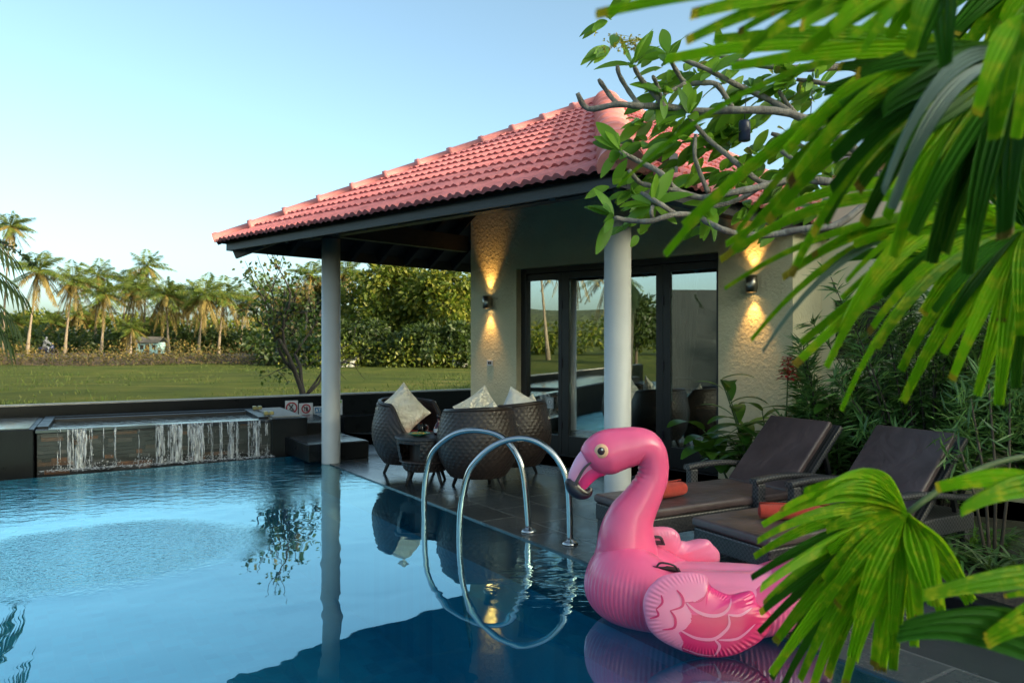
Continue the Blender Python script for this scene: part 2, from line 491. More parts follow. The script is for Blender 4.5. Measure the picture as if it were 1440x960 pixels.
# ------------------------------------------------------------------ layout frames
E0 = V((-2.71, 10.02, 0))                       # far corner of the pool, by the spa
EDIR = V((0.551, -0.834, 0)).normalized()       # along the deck edge, towards the camera
ADIR = V((EDIR.y*-1, EDIR.x, 0))                # from the pool onto the deck (and along the spa front)
if ADIR.x < 0: ADIR = -ADIR
F0 = V((2.22, 8.265, 0)); U = V((0.735, -0.678, 0)).normalized(); NN = V((U.y, -U.x, 0))   # villa frame
def L(s, t, z=0.0): return F0 + U*s + NN*t + V((0,0,z))
make_materials()

def flat(name, pts, z, mat):
    mb = MB(); n = len(pts)
    area = sum(pts[i][0]*pts[(i+1)%n][1]-pts[(i+1)%n][0]*pts[i][1] for i in range(n))
    if area < 0: pts = pts[::-1]
    mb.add([(p[0],p[1],z) for p in pts], [tuple(range(n))]); return mb.build(name, mat)

# ------------------------------------------------------------------ field
WA, WB = V((-6.82, 10.23, 0)), V((-0.76, 13.69, 0))   # boundary wall front line
WD = (WB-WA).normalized(); WN = V((WD.y, -WD.x, 0))    # WN points to the pool side
m, nt, p = new_mat('meadow_grass'); v = coords(nt)
n1 = noise(nt, v, .35, 6, .65); n2 = noise(nt, coords(nt, scale=(.12,.6,1)), 1.0, 5, .6)
c = ramp(nt, [(.32,(.025,.045,.010)), (.45,(.065,.09,.016)), (.55,(.10,.115,.022)), (.68,(.17,.15,.045))], maths(nt,'MULTIPLY_ADD', n2, .5, maths(nt,'MULTIPLY', n1, .5)))
c = mixc(nt, ramp(nt, [(.50,(0,0,0)),(.70,(.7,.7,.7))], noise(nt, coords(nt, scale=(.08,.3,1)), 1.0, 5, .65)), c, (.05,.065,.018))
nt.links.new(c, p.inputs['Base Color']); p.inputs['Roughness'].default_value = 1; p.inputs['Specular IOR Level'].default_value = .1
bump(nt, p, noise(nt, v, 9, 6, .8), 1, .12); M['meadow'] = m
GZ = -.5
pts = []
mb = MB()
gx = np.concatenate([np.linspace(-1500,-160,6), np.linspace(-140,60,60), np.linspace(80,1500,6)])
gy = np.concatenate([np.linspace(-300,-20,6), np.linspace(-10,110,60), np.linspace(140,2000,8)])
P = []
for y in gy:
    row = []
    for x in gx:
        z = GZ + (.10*math.sin(x*.31+y*.2)*math.sin(y*.27) if 14 < y < 110 else 0)
        if -20 < x < 40 and -20 < y < 15: z = -2.4
        row.append((x,y,z))
    P.append(row)
# the pit below pool and house is closed off by the deck and the boundary wall
mb.grid(P); o = mb.build('field', M['meadow']); structure(o)

# earth bank and dirt track under the palms
M['bank'] = simple('dry_bank_earth', (.075,.052,.028), .95, .5, .8, .8, 3, bdist=.2)
P = []
for x in np.linspace(-140, 70, 90):
    r = []
    for k, (dy, h) in enumerate([(-2.2,-.15),(-.8,.45),(.6,.62),(2.5,.55),(40,.35)]):
        r.append((x, 64 + dy + .9*math.sin(x*.21+k), GZ + h + (.12*math.sin(x*.9+k*2) + .08*math.sin(x*2.3) if 0 < k < 4 else 0)))
    P.append(r)
mb = MB(); mb.grid(P); o = mb.build('earth_bank', M['bank']); structure(o)
# far hills to the west, seen in the doors
P = []
for x in np.linspace(-620,-520,4):
    P.append([(x, y, GZ + (0 if x > -530 else 1)*(24+16*math.sin(y*.008+1)+6*math.sin(y*.03))*(1 - max(0,(x+590)/60)*.4)) for y in np.linspace(-500,500,60)])
M['hill'] = simple('wooded_hill', (.05,.07,.03), .95, .3, .03, 1, .2, bdist=4)
mb = MB(); mb.grid(P); o = mb.build('hills', M['hill']); structure(o)

# tufts of taller grass in the meadow
def tufts():
    pos, dr, ln = [], [], []
    for _ in range(900):
        y = 14 + 46*rng.random()**1.3; x = (rng.random()*1.5-.95)*y*.75
        s = .5 + rng.random()
        if rng.random() < .12: s *= 1.8
        for _k in range(16):
            a = rng.random()*6.28; q = rng.random()*.5*s
            pos.append((x+q*math.cos(a)*1.8, y+q*math.sin(a), GZ-.05)); dr.append((math.cos(a)*.5, math.sin(a)*.5, 1)); ln.append((.06+.10*rng.random())*s)
    co, q = leaf_cloud(pos, dr, rand_unit(len(pos)), np.array(ln), .05, .1)
    o = np_mesh('tall_grass', co, q, M['tuft'], off=(0,0,0))
    tag(o, 'taller tufts of green grass scattered over the meadow', 'grass', kind='stuff')
M['tuft'] = leafmat('grass_blade', [(.03,.055,.012),(.05,.08,.015),(.08,.09,.022)], .3, .8)
tufts()

# ------------------------------------------------------------------ pool, water and deck
K = E0
NEARE = E0 + EDIR*16
poolL = [K, NEARE, NEARE - ADIR*9.5, K - ADIR*9.5]
mb = MB()
dz = -1.25
mb.add([(q.x,q.y,dz) for q in poolL], [(0,1,2,3)] )
for i in range(4):
    a, b = poolL[i], poolL[(i+1)%4]
    mb.add([(a.x,a.y,-.001),(b.x,b.y,-.001),(b.x,b.y,dz),(a.x,a.y,dz)], [(0,1,2,3)])
# underwater ledge along the deck
q = [K, NEARE, NEARE - ADIR*.32, K - ADIR*.32]
mb.prism([(a.x+ADIR.x*-.001,a.y) for a in q], dz+.002, -.42)
o = mb.build('pool_basin', M['mosaic']); structure(o)

# water: fresnel mirror over clear blue, ripples where the falls and jets stir it
m, nt, p = new_mat('pool_water')
nt.nodes.remove(p)
v = coords(nt)
sx = N(nt, 'ShaderNodeSeparateXYZ'); nt.links.new(v, sx.inputs[0])
X, Y = sx.outputs[0], sx.outputs[1]
# distance in front of the spa wall (along EDIR)
dfall = maths(nt, 'ADD', maths(nt,'MULTIPLY', maths(nt,'SUBTRACT', X, K.x), EDIR.x), maths(nt,'MULTIPLY', maths(nt,'SUBTRACT', Y, K.y), EDIR.y))
dedge = maths(nt, 'ADD', maths(nt,'MULTIPLY', maths(nt,'SUBTRACT', X, K.x), -ADIR.x), maths(nt,'MULTIPLY', maths(nt,'SUBTRACT', Y, K.y), -ADIR.y))
def mrange(x, a, b, lo=1.0, hi=0.0, smooth=True):
    r = N(nt, 'ShaderNodeMapRange', interpolation_type='SMOOTHSTEP' if smooth else 'LINEAR')
    for k, val in zip(('From Min','From Max','To Min','To Max'), (a,b,lo,hi)): r.inputs[k].default_value = val
    nt.links.new(x, r.inputs['Value']); return r.outputs['Result']
warp = noise(nt, v, 1.3, 3)
fallmask = maths(nt, 'MULTIPLY', mrange(maths(nt,'ADD', dfall, maths(nt,'MULTIPLY', warp, 1.2)), .3, 4.0), mrange(dedge, .0, 1.0, .35, 1.0))
jc = G(150, 775)
dj = maths(nt, 'SQRT', maths(nt, 'ADD', maths(nt,'POWER', maths(nt,'SUBTRACT', X, jc.x), 2), maths(nt,'POWER', maths(nt,'SUBTRACT', Y, jc.y), 2)))
jet = mrange(maths(nt,'ADD', dj, maths(nt,'MULTIPLY', warp, .25)), .84, 1.26)
fc = G(835, 815)
dfl = maths(nt, 'SQRT', maths(nt, 'ADD', maths(nt,'POWER', maths(nt,'SUBTRACT', X, fc.x), 2), maths(nt,'POWER', maths(nt,'SUBTRACT', Y, fc.y), 2)))
floatm = mrange(dfl, .05, .75)
cc = G(470, 650); dcol = maths(nt, 'SQRT', maths(nt, 'ADD', maths(nt,'POWER', maths(nt,'SUBTRACT', X, cc.x), 2), maths(nt,'POWER', maths(nt,'SUBTRACT', Y, cc.y), 2)))
colm = mrange(dcol, .1, .9)
edgem = mrange(dedge, .02, .5)
rip1 = noise(nt, coords(nt, rot=(0,0,R(-28)), scale=(6,9,1)), 1.0, 4, .55, .3)
rip2 = noise(nt, v, 2.0, 2, .4, .4)
rip3 = noise(nt, v, 22, 3, .6)
rip4 = noise(nt, coords(nt, rot=(0,0,R(35)), scale=(3,9,1)), 1.0, 3, .5, .8)
hh = maths(nt, 'MULTIPLY', rip2, .17)
hh = maths(nt, 'ADD', hh, maths(nt,'MULTIPLY', maths(nt,'MULTIPLY', rip1, fallmask), 1.0))
hh = maths(nt, 'ADD', hh, maths(nt,'MULTIPLY', maths(nt,'MULTIPLY', rip3, jet), .34))
hh = maths(nt, 'ADD', hh, maths(nt,'MULTIPLY', maths(nt,'MULTIPLY', rip4, floatm), .9))
hh = maths(nt, 'ADD', hh, maths(nt,'MULTIPLY', maths(nt,'MULTIPLY', rip1, maths(nt,'MAXIMUM', colm, maths(nt,'MULTIPLY', edgem, .35))), .5))
bn = N(nt, 'ShaderNodeBump'); bn.inputs['Strength'].default_value = 1; bn.inputs['Distance'].default_value = .025
nt.links.new(hh, bn.inputs['Height'])
gl = N(nt, 'ShaderNodeBsdfGlossy'); gl.inputs['Roughness'].default_value = .015; gl.inputs['Color'].default_value = (.60,.92,.98,1)
nt.links.new(bn.outputs['Normal'], gl.inputs['Normal'])
tr = N(nt, 'ShaderNodeBsdfTransparent'); tr.inputs['Color'].default_value = (.60,.90,.97,1)
fr = schlick(nt, .21, bn.outputs['Normal'], 3.0)
mx = N(nt, 'ShaderNodeMixShader'); nt.links.new(fr, mx.inputs[0]); nt.links.new(tr.outputs[0], mx.inputs[1]); nt.links.new(gl.outputs[0], mx.inputs[2])
nt.links.new(mx.outputs[0], nt.nodes['Material Output'].inputs['Surface'])
M['water'] = m
o = flat('water', [(a.x,a.y) for a in poolL], 0.0, M['water']); structure(o, 'still blue pool water mirroring the sky')

# deck: everything on the landward side of the pool edge
dk = [K, K + ADIR*.0 - EDIR*.0, ]
wk = WA + WD*((K-WA).dot(WD)) - WN*.1
deckpts = [K, NEARE, NEARE + ADIR*16, V((18,-4,0)), V((18,22,0)), WB + WD*14 - WN*.12, K - EDIR*3.4]
mb = MB(); mb.prism([(a.x,a.y) for a in deckpts], -.35, .012)
o = mb.build('deck', M['deck']); structure(o)

q = [K - ADIR*9.5 - EDIR*4, NEARE - ADIR*9.5, NEARE - ADIR*15, K - ADIR*15 - EDIR*4]
mb = MB(); mb.prism([(a.x,a.y) for a in q], -1.3, .012); o = mb.build('far_deck', M['deck']); structure(o)
# ------------------------------------------------------------------ boundary wall
bw = MB(); a = WA - WD*12; b = WB + WD*12
bw.hexa(a - WN*.16 + V((0,0,-.5)), b-a, WN*.16, (0,0,1.10))
bd = thing('boundary_wall', a, 'low black granite wall with pale coping between the pool and the green meadow', 'wall')
bw.build('wall_face', M['granite'], bd)
c_ = MB(); c_.hexa(a - WN*.19 + V((0,0,.602)), b-a, WN*.15, (0,0,.022)); c_.build('coping', M['concrete'], bd, bevel=.004)
lg = MB(); p0 = WA + WD*4.6 + WN*.003; lg.hexa(p0 + V((0,0,.012)), WD*10, WN*.30, (0,0,.27)); lg.build('seat_ledge', M['granite'], bd, bevel=.006)

# ------------------------------------------------------------------ spa with waterfall
A_, B_ = G(52, 661), G(381, 639)
sd = (B_-A_).normalized(); sn = V((-sd.y, sd.x, 0))   # sn: backwards
RZ = .46; SD = 1.25; SW = (B_-A_).length
spa = thing('raised_spa', A_, 'raised black spa basin spilling over its stacked slate front into the pool', 'spa')
wmb = MB(); 
# core + stones
wmb.hexa(A_ + sn*.04 + V((0,0,-1.2)), sd*SW, sn*.14, (0,0,1.2+RZ-.05))
z = -.06
while z < RZ - .045:
    h = .030 + rng.random()*.028
    x = -rng.random()*.1
    while x < SW:
        w = .06 + rng.random()*.22
        x0, x1 = max(0,x), min(SW, x+w)
        if x1 - x0 > .01:
            d = rng.random()*.054
            wmb.hexa(A_ + sd*(x0+.001) + sn*(.055-d) + V((0,0,z+.001)), sd*(x1-x0-.002), sn*.06, (0,0,min(h,RZ-.045-z)-.002))
        x += w
    z += h
wmb.build('slate_front', M['slate'], spa)
lip = MB(); lip.hexa(A_ - sd*.02 - sn*.005 + V((0,0,RZ-.04)), sd*(SW+.02), sn*.19, (0,0,.04)); lip.build('spill_lip', M['wet_top'], spa, bevel=.008)
rim = MB()
rim.hexa(A_ - sd*.02 + sn*.19 + V((0,0,-.5)), sd*.12, sn*SD, (0,0,.5+RZ+.022))
rim.hexa(B_ - sd*.12 + sn*.19 + V((0,0,-.5)), sd*.12, sn*SD, (0,0,.5+RZ+.022))
rim.hexa(A_ - sd*.02 + sn*(SD+.192) + V((0,0,-.5)), sd*(SW+.02), sn*.16, (0,0,.5+RZ+.022))
rim.build('rim', M['granite'], spa, bevel=.006)
m, nt, p = new_mat('dark_spa_water'); v = coords(nt)
p.inputs['Base Color'].default_value = (.01,.016,.018,1); p.inputs['Roughness'].default_value = .04; p.inputs['IOR'].default_value = 1.33
bump(nt, p, noise(nt, v, 9, 3, .6, .6), .25, .02); M['spa_water'] = m
sw = MB(); q = [A_ + sd*.1 + sn*.18, B_ - sd*.12 + sn*.18, B_ - sd*.12 + sn*(SD+.19), A_ + sd*.1 + sn*(SD+.19)]
sw.add([(a.x,a.y,RZ-.02) for a in q], [(0,1,2,3)]); sw.build('spa_water', M['spa_water'], spa)
inn = MB(); inn.hexa(A_+sd*.101+sn*(SD+.03)+V((0,0,RZ-.10)), sd*(SW-.222), sn*.155, (0,0,.105)); inn.build('inner_step', M['dark_wood_step'] if 'dark_wood_step' in M else M['wood'], spa)
# end blocks left and right
lb = MB(); lb.hexa(A_ - sd*6 - sn*.02 + V((0,0,-1.2)), sd*5.97, sn*1.5, (0,0,1.2+.475)); blk = lb.build('granite_block', M['granite'], spa, bevel=.012)
t_ = MB(); t_.hexa(A_ - sd*5.95 + sn*.02 + V((0,0,.477)), sd*5.87, sn*1.42, (0,0,.012)); t_.build('wet_slab', M['wet_top'], blk)
rb = MB(); rb.hexa(B_ - sn*.03 + V((0,0,-1.2)), sd*.47, sn*1.66, (0,0,1.2+.47)); blk2 = rb.build('granite_block', M['granite'], spa, bevel=.012)
t2 = MB()
for k in range(9): t2.hexa(B_ + sd*.05 + sn*(.12+k*.16) + V((0,0,.472)), sd*.36, sn*.125, (0,0,.014))
t2.build('grating', M['concrete'], blk2)
for k, (dx, dy) in enumerate([(-.02,.36),(-.02,1.28)]):
    b3 = MB(); o3 = B_ + sd*dx + sn*dy + V((0,0,.484))
    b3.hexa(o3, sd*.05, sn*.10, (0,0,.05)); b3.hexa(o3 + sd*.075, sd*.05, sn*.10, (0,0,.05)); b3.hexa(o3 + sd*.045 + sn*.02, sd*.035, sn*.06, (0,0,.03))
    o3 = b3.build('brass_fitting', M['brass'] if 'brass' in M else simple('brass', (.42,.36,.16), .35, .15, 20, 0, metal=.8), blk2, bevel=.006)

# falling water
def falls():
    m, nt, p = new_mat('falling_water'); v = coords(nt, scale=(1,1,.12))
    nt.nodes.remove(p)
    gl = N(nt, 'ShaderNodeBsdfGlass'); gl.inputs['Roughness'].default_value = .15; gl.inputs['IOR'].default_value = 1.2
    df = N(nt, 'ShaderNodeBsdfDiffuse'); df.inputs['Color'].default_value = (.95,.97,.98,1)
    tr = N(nt, 'ShaderNodeBsdfTransparent')
    a = ramp(nt, [(.42,(0,0,0)),(.62,(1,1,1))], noise(nt, v, 38, 3, .6))
    m1 = N(nt, 'ShaderNodeMixShader'); m1.inputs[0].default_value = .75; nt.links.new(gl.outputs[0], m1.inputs[1]); nt.links.new(df.outputs[0], m1.inputs[2])
    m2 = N(nt, 'ShaderNodeMixShader'); nt.links.new(maths(nt,'MULTIPLY', a, .9), m2.inputs[0]); nt.links.new(tr.outputs[0], m2.inputs[1]); nt.links.new(m1.outputs[0], m2.inputs[2])
    nt.links.new(m2.outputs[0], nt.nodes['Material Output'].inputs['Surface'])
    mb = MB()
    spots = [(.43,.12),(.33,.05),(.55,.03),(.80,.025),(1.28,.07),(1.40,.05),(1.47,.13),(1.62,.05),(1.70,.16),(1.86,.05),(1.98,.03),(2.10,.06),(2.18,.04),(2.33,.04),(2.42,.07),(2.55,.03),(.22,.04),(.68,.02),(1.05,.02),(1.15,.02)]
    for x, w in spots:
        x *= SW/2.6
        n = max(3, int(w/.006))
        for k in range(n):
            xx = x + (k/n-.5)*w + rng.normal()*.006
            if rng.random() < .25: continue
            top = RZ - .005; bot = -.01 + (rng.random()*.30 if rng.random() < .45 else 0)
            pts, rad = [], []
            out = .03 + .035*rng.random()
            for i in range(9):
                f = i/8; zz = top + (bot-top)*f
                pts.append(A_ + sd*(xx + rng.normal()*.0025) - sn*(.006 + out*math.sqrt(f)) + V((0,0,zz)))
                rad.append((.0055*(1-f*.3) + .003*rng.random())*(1 if w > .05 else .8))
            mb.tube(pts, rad, 5, flat=.5)
    for x0, x1 in ((.39,.50),(1.25,1.33),(1.43,1.53),(1.64,1.78),(2.08,2.14),(2.37,2.46)):
        P = []
        for i in range(14):
            f = i/13; row = []
            for k in range(13):
                u = x0 + (x1-x0)*k/12; u = u*SW/2.6 + .010*math.sin(k*2.1+f*3)
                row.append(A_ + sd*u - sn*(.012 + .075*math.sqrt(f) + .008*math.sin(k*1.7+f*5)) + V((0,0,(RZ-.004)*(1-f) - .005*f)))
            P.append(row)
        mb.grid(P)
    for _ in range(900):
        x, w = spots[rng.integers(len(spots))]; x *= SW/2.6
        c = A_ + sd*(x + rng.normal()*max(w*.6,.03)) - sn*(.04+abs(rng.normal())*.05) + V((0,0,abs(rng.normal())*.05 - .002))
        r = .003 + .006*rng.random()
        vs_ = [c+V(d)*r for d in ((1,0,0),(0,1,0),(-1,0,0),(0,-1,0),(0,0,1),(0,0,-1))]
        mb.add(vs_, [(0,1,4),(1,2,4),(2,3,4),(3,0,4),(1,0,5),(2,1,5),(3,2,5),(0,3,5)], 0, True)
    for _ in range(1100):
        x = rng.random()*2.6 if rng.random() < .25 else spots[rng.integers(len(spots))][0] + rng.normal()*.08
        x = min(max(x,.05),2.6)*SW/2.6; c = A_ + sd*x - sn*(.05+abs(rng.normal())*.10) + V((0,0,.001)); r = .005 + .012*rng.random()
        vs_ = [c+sd*r*(1+rng.random()), c-sn*r*.6, c-sd*r*(1+rng.random()), c+sn*r*.6, c+V((0,0,r*.35))]
        mb.add(vs_, [(0,1,4),(1,2,4),(2,3,4),(3,0,4)], 0, True)
    o = mb.build('falling_water', m); tag(o, 'thin white streams of water falling down the slate spa front', 'waterfall', kind='stuff')
falls()

# steps up to the spa
st = thing('spa_steps', V((-1.84, 9.75, 0)), 'two black granite steps with wet tops beside the white rear column', 'steps')
r_ = V((-1.82, 9.76, 0))
s1 = MB(); s1.hexa(r_ - ADIR*.78 + V((0,0,.014)), ADIR*.78, -EDIR*1.15, (0,0,.205)); a1 = s1.build('step', M['granite'], st, bevel=.006)
s1 = MB(); s1.hexa(r_ - ADIR*.76 -EDIR*.02 + V((0,0,.2215)), ADIR*.74, -EDIR*1.1, (0,0,.006)); s1.build('wet_top', M['wet_top'], a1)
r2 = B_ + sd*.475 + sn*.12
s2 = MB(); s2.hexa(r2 + V((0,0,-.3)), sd*.42, sn*1.3, (0,0,.3+.37)); a2 = s2.build('step', M['granite'], st, bevel=.006)
s2 = MB(); s2.hexa(r2 + sd*.02 + sn*.02 + V((0,0,.3725)), sd*.38, sn*1.2, (0,0,.006)); s2.build('wet_top', M['wet_top'], a2)
# ------------------------------------------------------------------ the villa
SL, SR, TF, TB, ZE = -4.81, .95, 3.2, -4.46, 2.70
APX = L(-1.93, -.63, 4.65)
villa = thing('pool_villa', L(-1.5, 0, 0), 'cream plastered villa with pink clay tiled hip roof, white columns and dark glass doors', 'villa')
corners = [L(SL,TF,ZE), L(SR,TF,ZE), L(SR,TB,ZE), L(SL,TB,ZE)]

def tile_face(mb, E0_, E1_, rows):
    ex = (E1_-E0_); Ln = ex.length; ex.normalize()
    xa = (APX-E0_).dot(ex); S = APX-(E0_+ex*xa); Ls = S.length; sdr = S/Ls
    nrm = ex.cross(sdr)
    if nrm.z < 0: nrm = -nrm
    pitch = .104; dx = pitch/8
    def wave(x):
        ph = (x/pitch) % 1
        return .025*(max(0, math.cos((ph-.5)*math.pi*1.25))**.8) + .006*math.cos(2*math.pi*x/(2*pitch))
    def lo(s): return xa*s/Ls
    def hi(s): return Ln-(Ln-xa)*s/Ls
    for r in range(rows):
        s0, s1 = Ls*r/rows - (.06 if r == 0 else 0), Ls*(r+1)/rows
        xs = list(np.arange(max(0,lo(max(s0,0)))-.02, hi(max(s0,0))+.02, dx))
        jit = [rng.normal()*.004 for _ in range(len(xs)//16+2)]
        A1, B1, C1 = [], [], []
        for i, x in enumerate(xs):
            w = wave(x); jt = jit[i//16]
            x0 = min(max(x, lo(max(s0,0))-.02), hi(max(s0,0))+.02); x1 = min(max(x, lo(s1)), hi(s1))
            b = E0_ + ex*x0 + sdr*(s0 - .012 + jt)
            A1.append(b + nrm*(w + .018)); B1.append(E0_ + ex*x1 + sdr*(s1+.03) + nrm*(w*.9+.0 - .006))
            C1.append(b + nrm*(w*.55 - .012 ) + sdr*.012)
        mb.grid([C1, A1], smooth=False); mb.grid([A1, B1], smooth=True)

roof = MB()
for i in range(4): tile_face(roof, corners[i], corners[(i+1)%4], 13)
roof_o = roof.build('roof', M['tile'], villa)

# hip caps
def hip(E_, n, r, lip=.022):
    mb = MB()
    d = APX-E_; Ln = d.length; t = d.normalized(); side = t.cross(V((0,0,1))).normalized(); up = side.cross(t)
    if up.z < 0: up = -up
    rows = []
    for i in range(n):
        for f, rr in ((0, r+lip), (.10, r+lip*.95), (.16, r+.006), (1.0, r*.93)):
            c = E_ + t*(Ln*(i+f)/n - .06)
            rows.append([c + side*rr*1.15*math.cos(a) + up*(rr*math.sin(a)*.95 + .0) for a in np.linspace(-.35, math.pi+.35, 17)])
    mb.grid(rows)
    # closed lower end
    e = rows[0]; mb.add(e + [E_ - t*.06], [(i, i+1, len(e)) for i in range(len(e)-1)])
    return mb
hip(corners[0], 12, .085).build('ridge_tiles', M['ridge'], roof_o)
hip(corners[1], 12, .135, .012).build('ridge_tiles', M['ridge'], roof_o)
hip(corners[3], 12, .085).build('ridge_tiles', M['ridge'], roof_o)
hip(corners[2], 12, .085).build('ridge_tiles', M['ridge'], roof_o)

# soffit boards, fascia, rafters
sf = MB()
for i in range(4):
    a, b = corners[i] - V((0,0,.05)), corners[(i+1)%4] - V((0,0,.05)); sf.add([a, b, APX - V((0,0,.05))], [(0,1,2)])
sf.build('soffit', M['wood'], villa)
fs = MB()
inset = .05
cs = [L(SL+inset,TF-inset,0), L(SR-inset,TF-inset,0), L(SR-inset,TB+inset,0), L(SL+inset,TB+inset,0)]
for i in range(4):
    a, b = cs[i], cs[(i+1)%4]; d = (b-a).normalized(); nrm = V((-d.y,d.x,0))
    fs.hexa(a + V((0,0,ZE-.135)), b-a, nrm*.028, (0,0,.13))
fs.build('fascia', M['wood'], villa)
def roof_z(s, t):
    return ZE + min((TF-t)*(1.95/3.83), (s-SL)*(1.95/2.88), (SR-s)*(1.95/2.88), (t-TB)*(1.95/3.83))
def rafter(a, b):
    mb = MB(); mb.bar(a, b, .06, .13); mb.build('rafter', M['wood'], villa)
for s in np.arange(SL+.35, SR-.2, .47):
    run = min(2.9, (s-SL)*1.3, (SR-s)*1.3); run = max(run, .45)
    rafter(L(s, TF-.09, roof_z(s,TF-.09)-.14 if False else ZE+.09*.509-.13), L(s, TF-run, ZE+run*.509-.13))
for t in np.arange(TF-.4, TB+.3, -.47):
    run = min(1.6, (TF-t)*.74, (t-TB)*.74); run = max(run, .45)
    rafter(L(SL+.09, t, ZE+.09*.677-.13), L(SL+run, t, ZE+run*.677-.13))
for c0, q in ((corners[0], .75), (corners[1], .35)):
    d = (APX-c0); 
    mb = MB(); mb.bar(c0 + d*.03 - V((0,0,.19)), c0 + d*q - V((0,0,.19)), .09, .20); mb.build('hip_rafter', M['wood'], villa)

# columns and beams
CB, CF = L(-3.99, 2.20), L(.28, 2.28)
CB.z = CF.z = 0
def column(c, r):
    mb = MB(); mb.lathe([(r*1.0,.0),(r,.02),(r,2.73)], c + V((0,0,.0)), 40); o = mb.build('column', M['column'], villa)
    return o
column(CB, .112); column(CF, .112)
bm = MB(); a, b = L(SL+.25, 2.26, 2.86), L(SR-.15, 2.26, 2.86); bm.bar(a, b, .13, .24); bm.build('beam', M['wood'], villa)
bm = MB(); bm.bar(L(-3.93, 2.18, 2.861), L(-3.93, -.0, 2.861), .12, .22); bm.build('beam', M['wood'], villa)
bm = MB(); bm.bar(L(.28, 2.18, 2.861), L(.28, .0, 2.861), .12, .22); bm.build('beam', M['wood'], villa)
bm = MB(); bm.bar(L(-3.93, -.3, 2.861), L(-3.93, -4.2, 2.861), .12, .22); bm.build('beam', M['wood'], villa)

# walls
def fpx(px, t=0.0):
    """station s on the facade plane seen at column px"""
    k = (px-720)/F; o = F0 + NN*t
    # o.x + U.x s = k (o.y + U.y s)
    return (k*o.y - o.x)/(U.x - k*U.y)
S0, S1, S2, S3 = fpx(662), fpx(726), fpx(1010), fpx(1115)
HEAD = 2.45; TH = .22
def wall_poly(mb, pts, t0=0.0, th=TH):
    """pts (s,z) polygon extruded backwards"""
    n = len(pts)
    fr = [L(s, t0, z) for s, z in pts]; bk = [L(s, t0-th, z) for s, z in pts]
    mb.add(fr+bk, [tuple(range(n)), tuple(range(2*n-1,n-1,-1))] + [(i, n+i, n+(i+1)%n, (i+1)%n) for i in range(n)])
w = MB()
rz = lambda s: roof_z(s, -.1) - .12
wall_poly(w, [(S0,0),(S1,0),(S1,rz(S1)),(S0,rz(S0))])
wall_poly(w, [(S2,0),(S3,0),(S3,rz(S3)),(S2,rz(S2))])
ss = list(np.linspace(S1,S2,9))
wall_poly(w, [(S1,HEAD),(S2,HEAD)] + [(s, rz(s)) for s in ss[::-1]])
w.build('wall', M['plaster'], villa)
for s, sg in ((S0, 1), (S3, -1)):
    w = MB()
    a = L(s, -TH-.001, 0); tt = [-TH-.001, -1.5, -3, -4.2]
    for i in range(3):
        z0, z1 = roof_z(s, tt[i])-.12, roof_z(s, tt[i+1])-.12
        q = [L(s,tt[i],0), L(s,tt[i+1],0), L(s,tt[i+1],z1), L(s,tt[i],z0)]; q2 = [p_ + U*sg*.2 for p_ in q]
        w.add(q+q2, [(0,1,2,3),(7,6,5,4),(0,4,5,1),(1,5,6,2),(2,6,7,3),(3,7,4,0)])
    w.build('wall', M['plaster'], villa)

# glazed doors: four leaves set 8 cm back in the opening
m, nt, p = new_mat('door_glass'); nt.nodes.remove(p)
gl = N(nt, 'ShaderNodeBsdfGlossy'); gl.inputs['Roughness'].default_value = .0; gl.inputs['Color'].default_value = (.9,.95,.93,1)
tr = N(nt, 'ShaderNodeBsdfTransparent'); tr.inputs['Color'].default_value = (.62,.70,.68,1)
fr = schlick(nt, .42)
mx = N(nt, 'ShaderNodeMixShader'); nt.links.new(fr, mx.inputs[0]); nt.links.new(tr.outputs[0], mx.inputs[1]); nt.links.new(gl.outputs[0], mx.inputs[2])
nt.links.new(mx.outputs[0], nt.nodes['Material Output'].inputs['Surface']); M['glass'] = m
TD = -.09
def sframe(mb, s0, s1, z0, z1, t0, th):
    mb.hexa(L(s0,t0-th,z0), U*(s1-s0), NN*th, (0,0,z1-z0))
fm = MB()
sframe(fm, S1+.002, S1+.10, .013, HEAD-.002, TD, .10); sframe(fm, S2-.025, S2-.002, .013, HEAD-.002, TD, .10)
sframe(fm, S1+.10, S2-.025, HEAD-.075, HEAD-.002, TD, .10)
sframe(fm, S1+.10, S2-.025, .013, .03, TD, .10)
fm.build('door_frame', M['frame'], villa, bevel=.004)
g1a, g1b = fpx(739,TD), fpx(783.5,TD); g2a, g2b = fpx(798,TD), fpx(851,TD); g3a, g3b = fpx(866,TD), fpx(921,TD); g4a, g4b = fpx(941,TD), fpx(1006,TD)
leaves = [(S1+.102, g1a, g1b, g1b+.055), (g1b+.058, g2a, g2b, (g2b+g3a)/2-.002), ((g2b+g3a)/2+.002, g3a, g3b, (g3b+g4a)/2-.002), ((g3b+g4a)/2+.002, g4a, g4b, S2-.027)]
for i, (a, b, c, d) in enumerate(leaves):
    mb = MB(); t0 = TD - .02
    zb, zt = .035, HEAD-.08
    sframe(mb, a, b, zb, zt, t0, .055); sframe(mb, c, d, zb, zt, t0, .055)
    sframe(mb, b, c, zb, zb+.24, t0, .055); sframe(mb, b, c, zt-.085, zt, t0, .055)
    dl = mb.build('glass_door', M['frame'], villa, bevel=.004)
    pn = MB(); sframe(pn, b+.001, c-.001, zb+.241, zt-.086, t0-.024, .008); pn.build('pane', M['glass'], dl)
    if i in (1, 3):
        for zz in (.35, 1.15, 1.9):
            hm = MB(); hm.hexa(L(a-.012, t0+.002, zz), U*.024, NN*.012, (0,0,.11)); hm.build('hinge', M['black_plastic'], dl)
    if i == 2:
        hd = MB(); hd.bar(L(d-.03, t0+.02, 1.0), L(d-.03, t0+.02, 1.22), .02, .03); hd.build('handle', M['bronze'], dl)

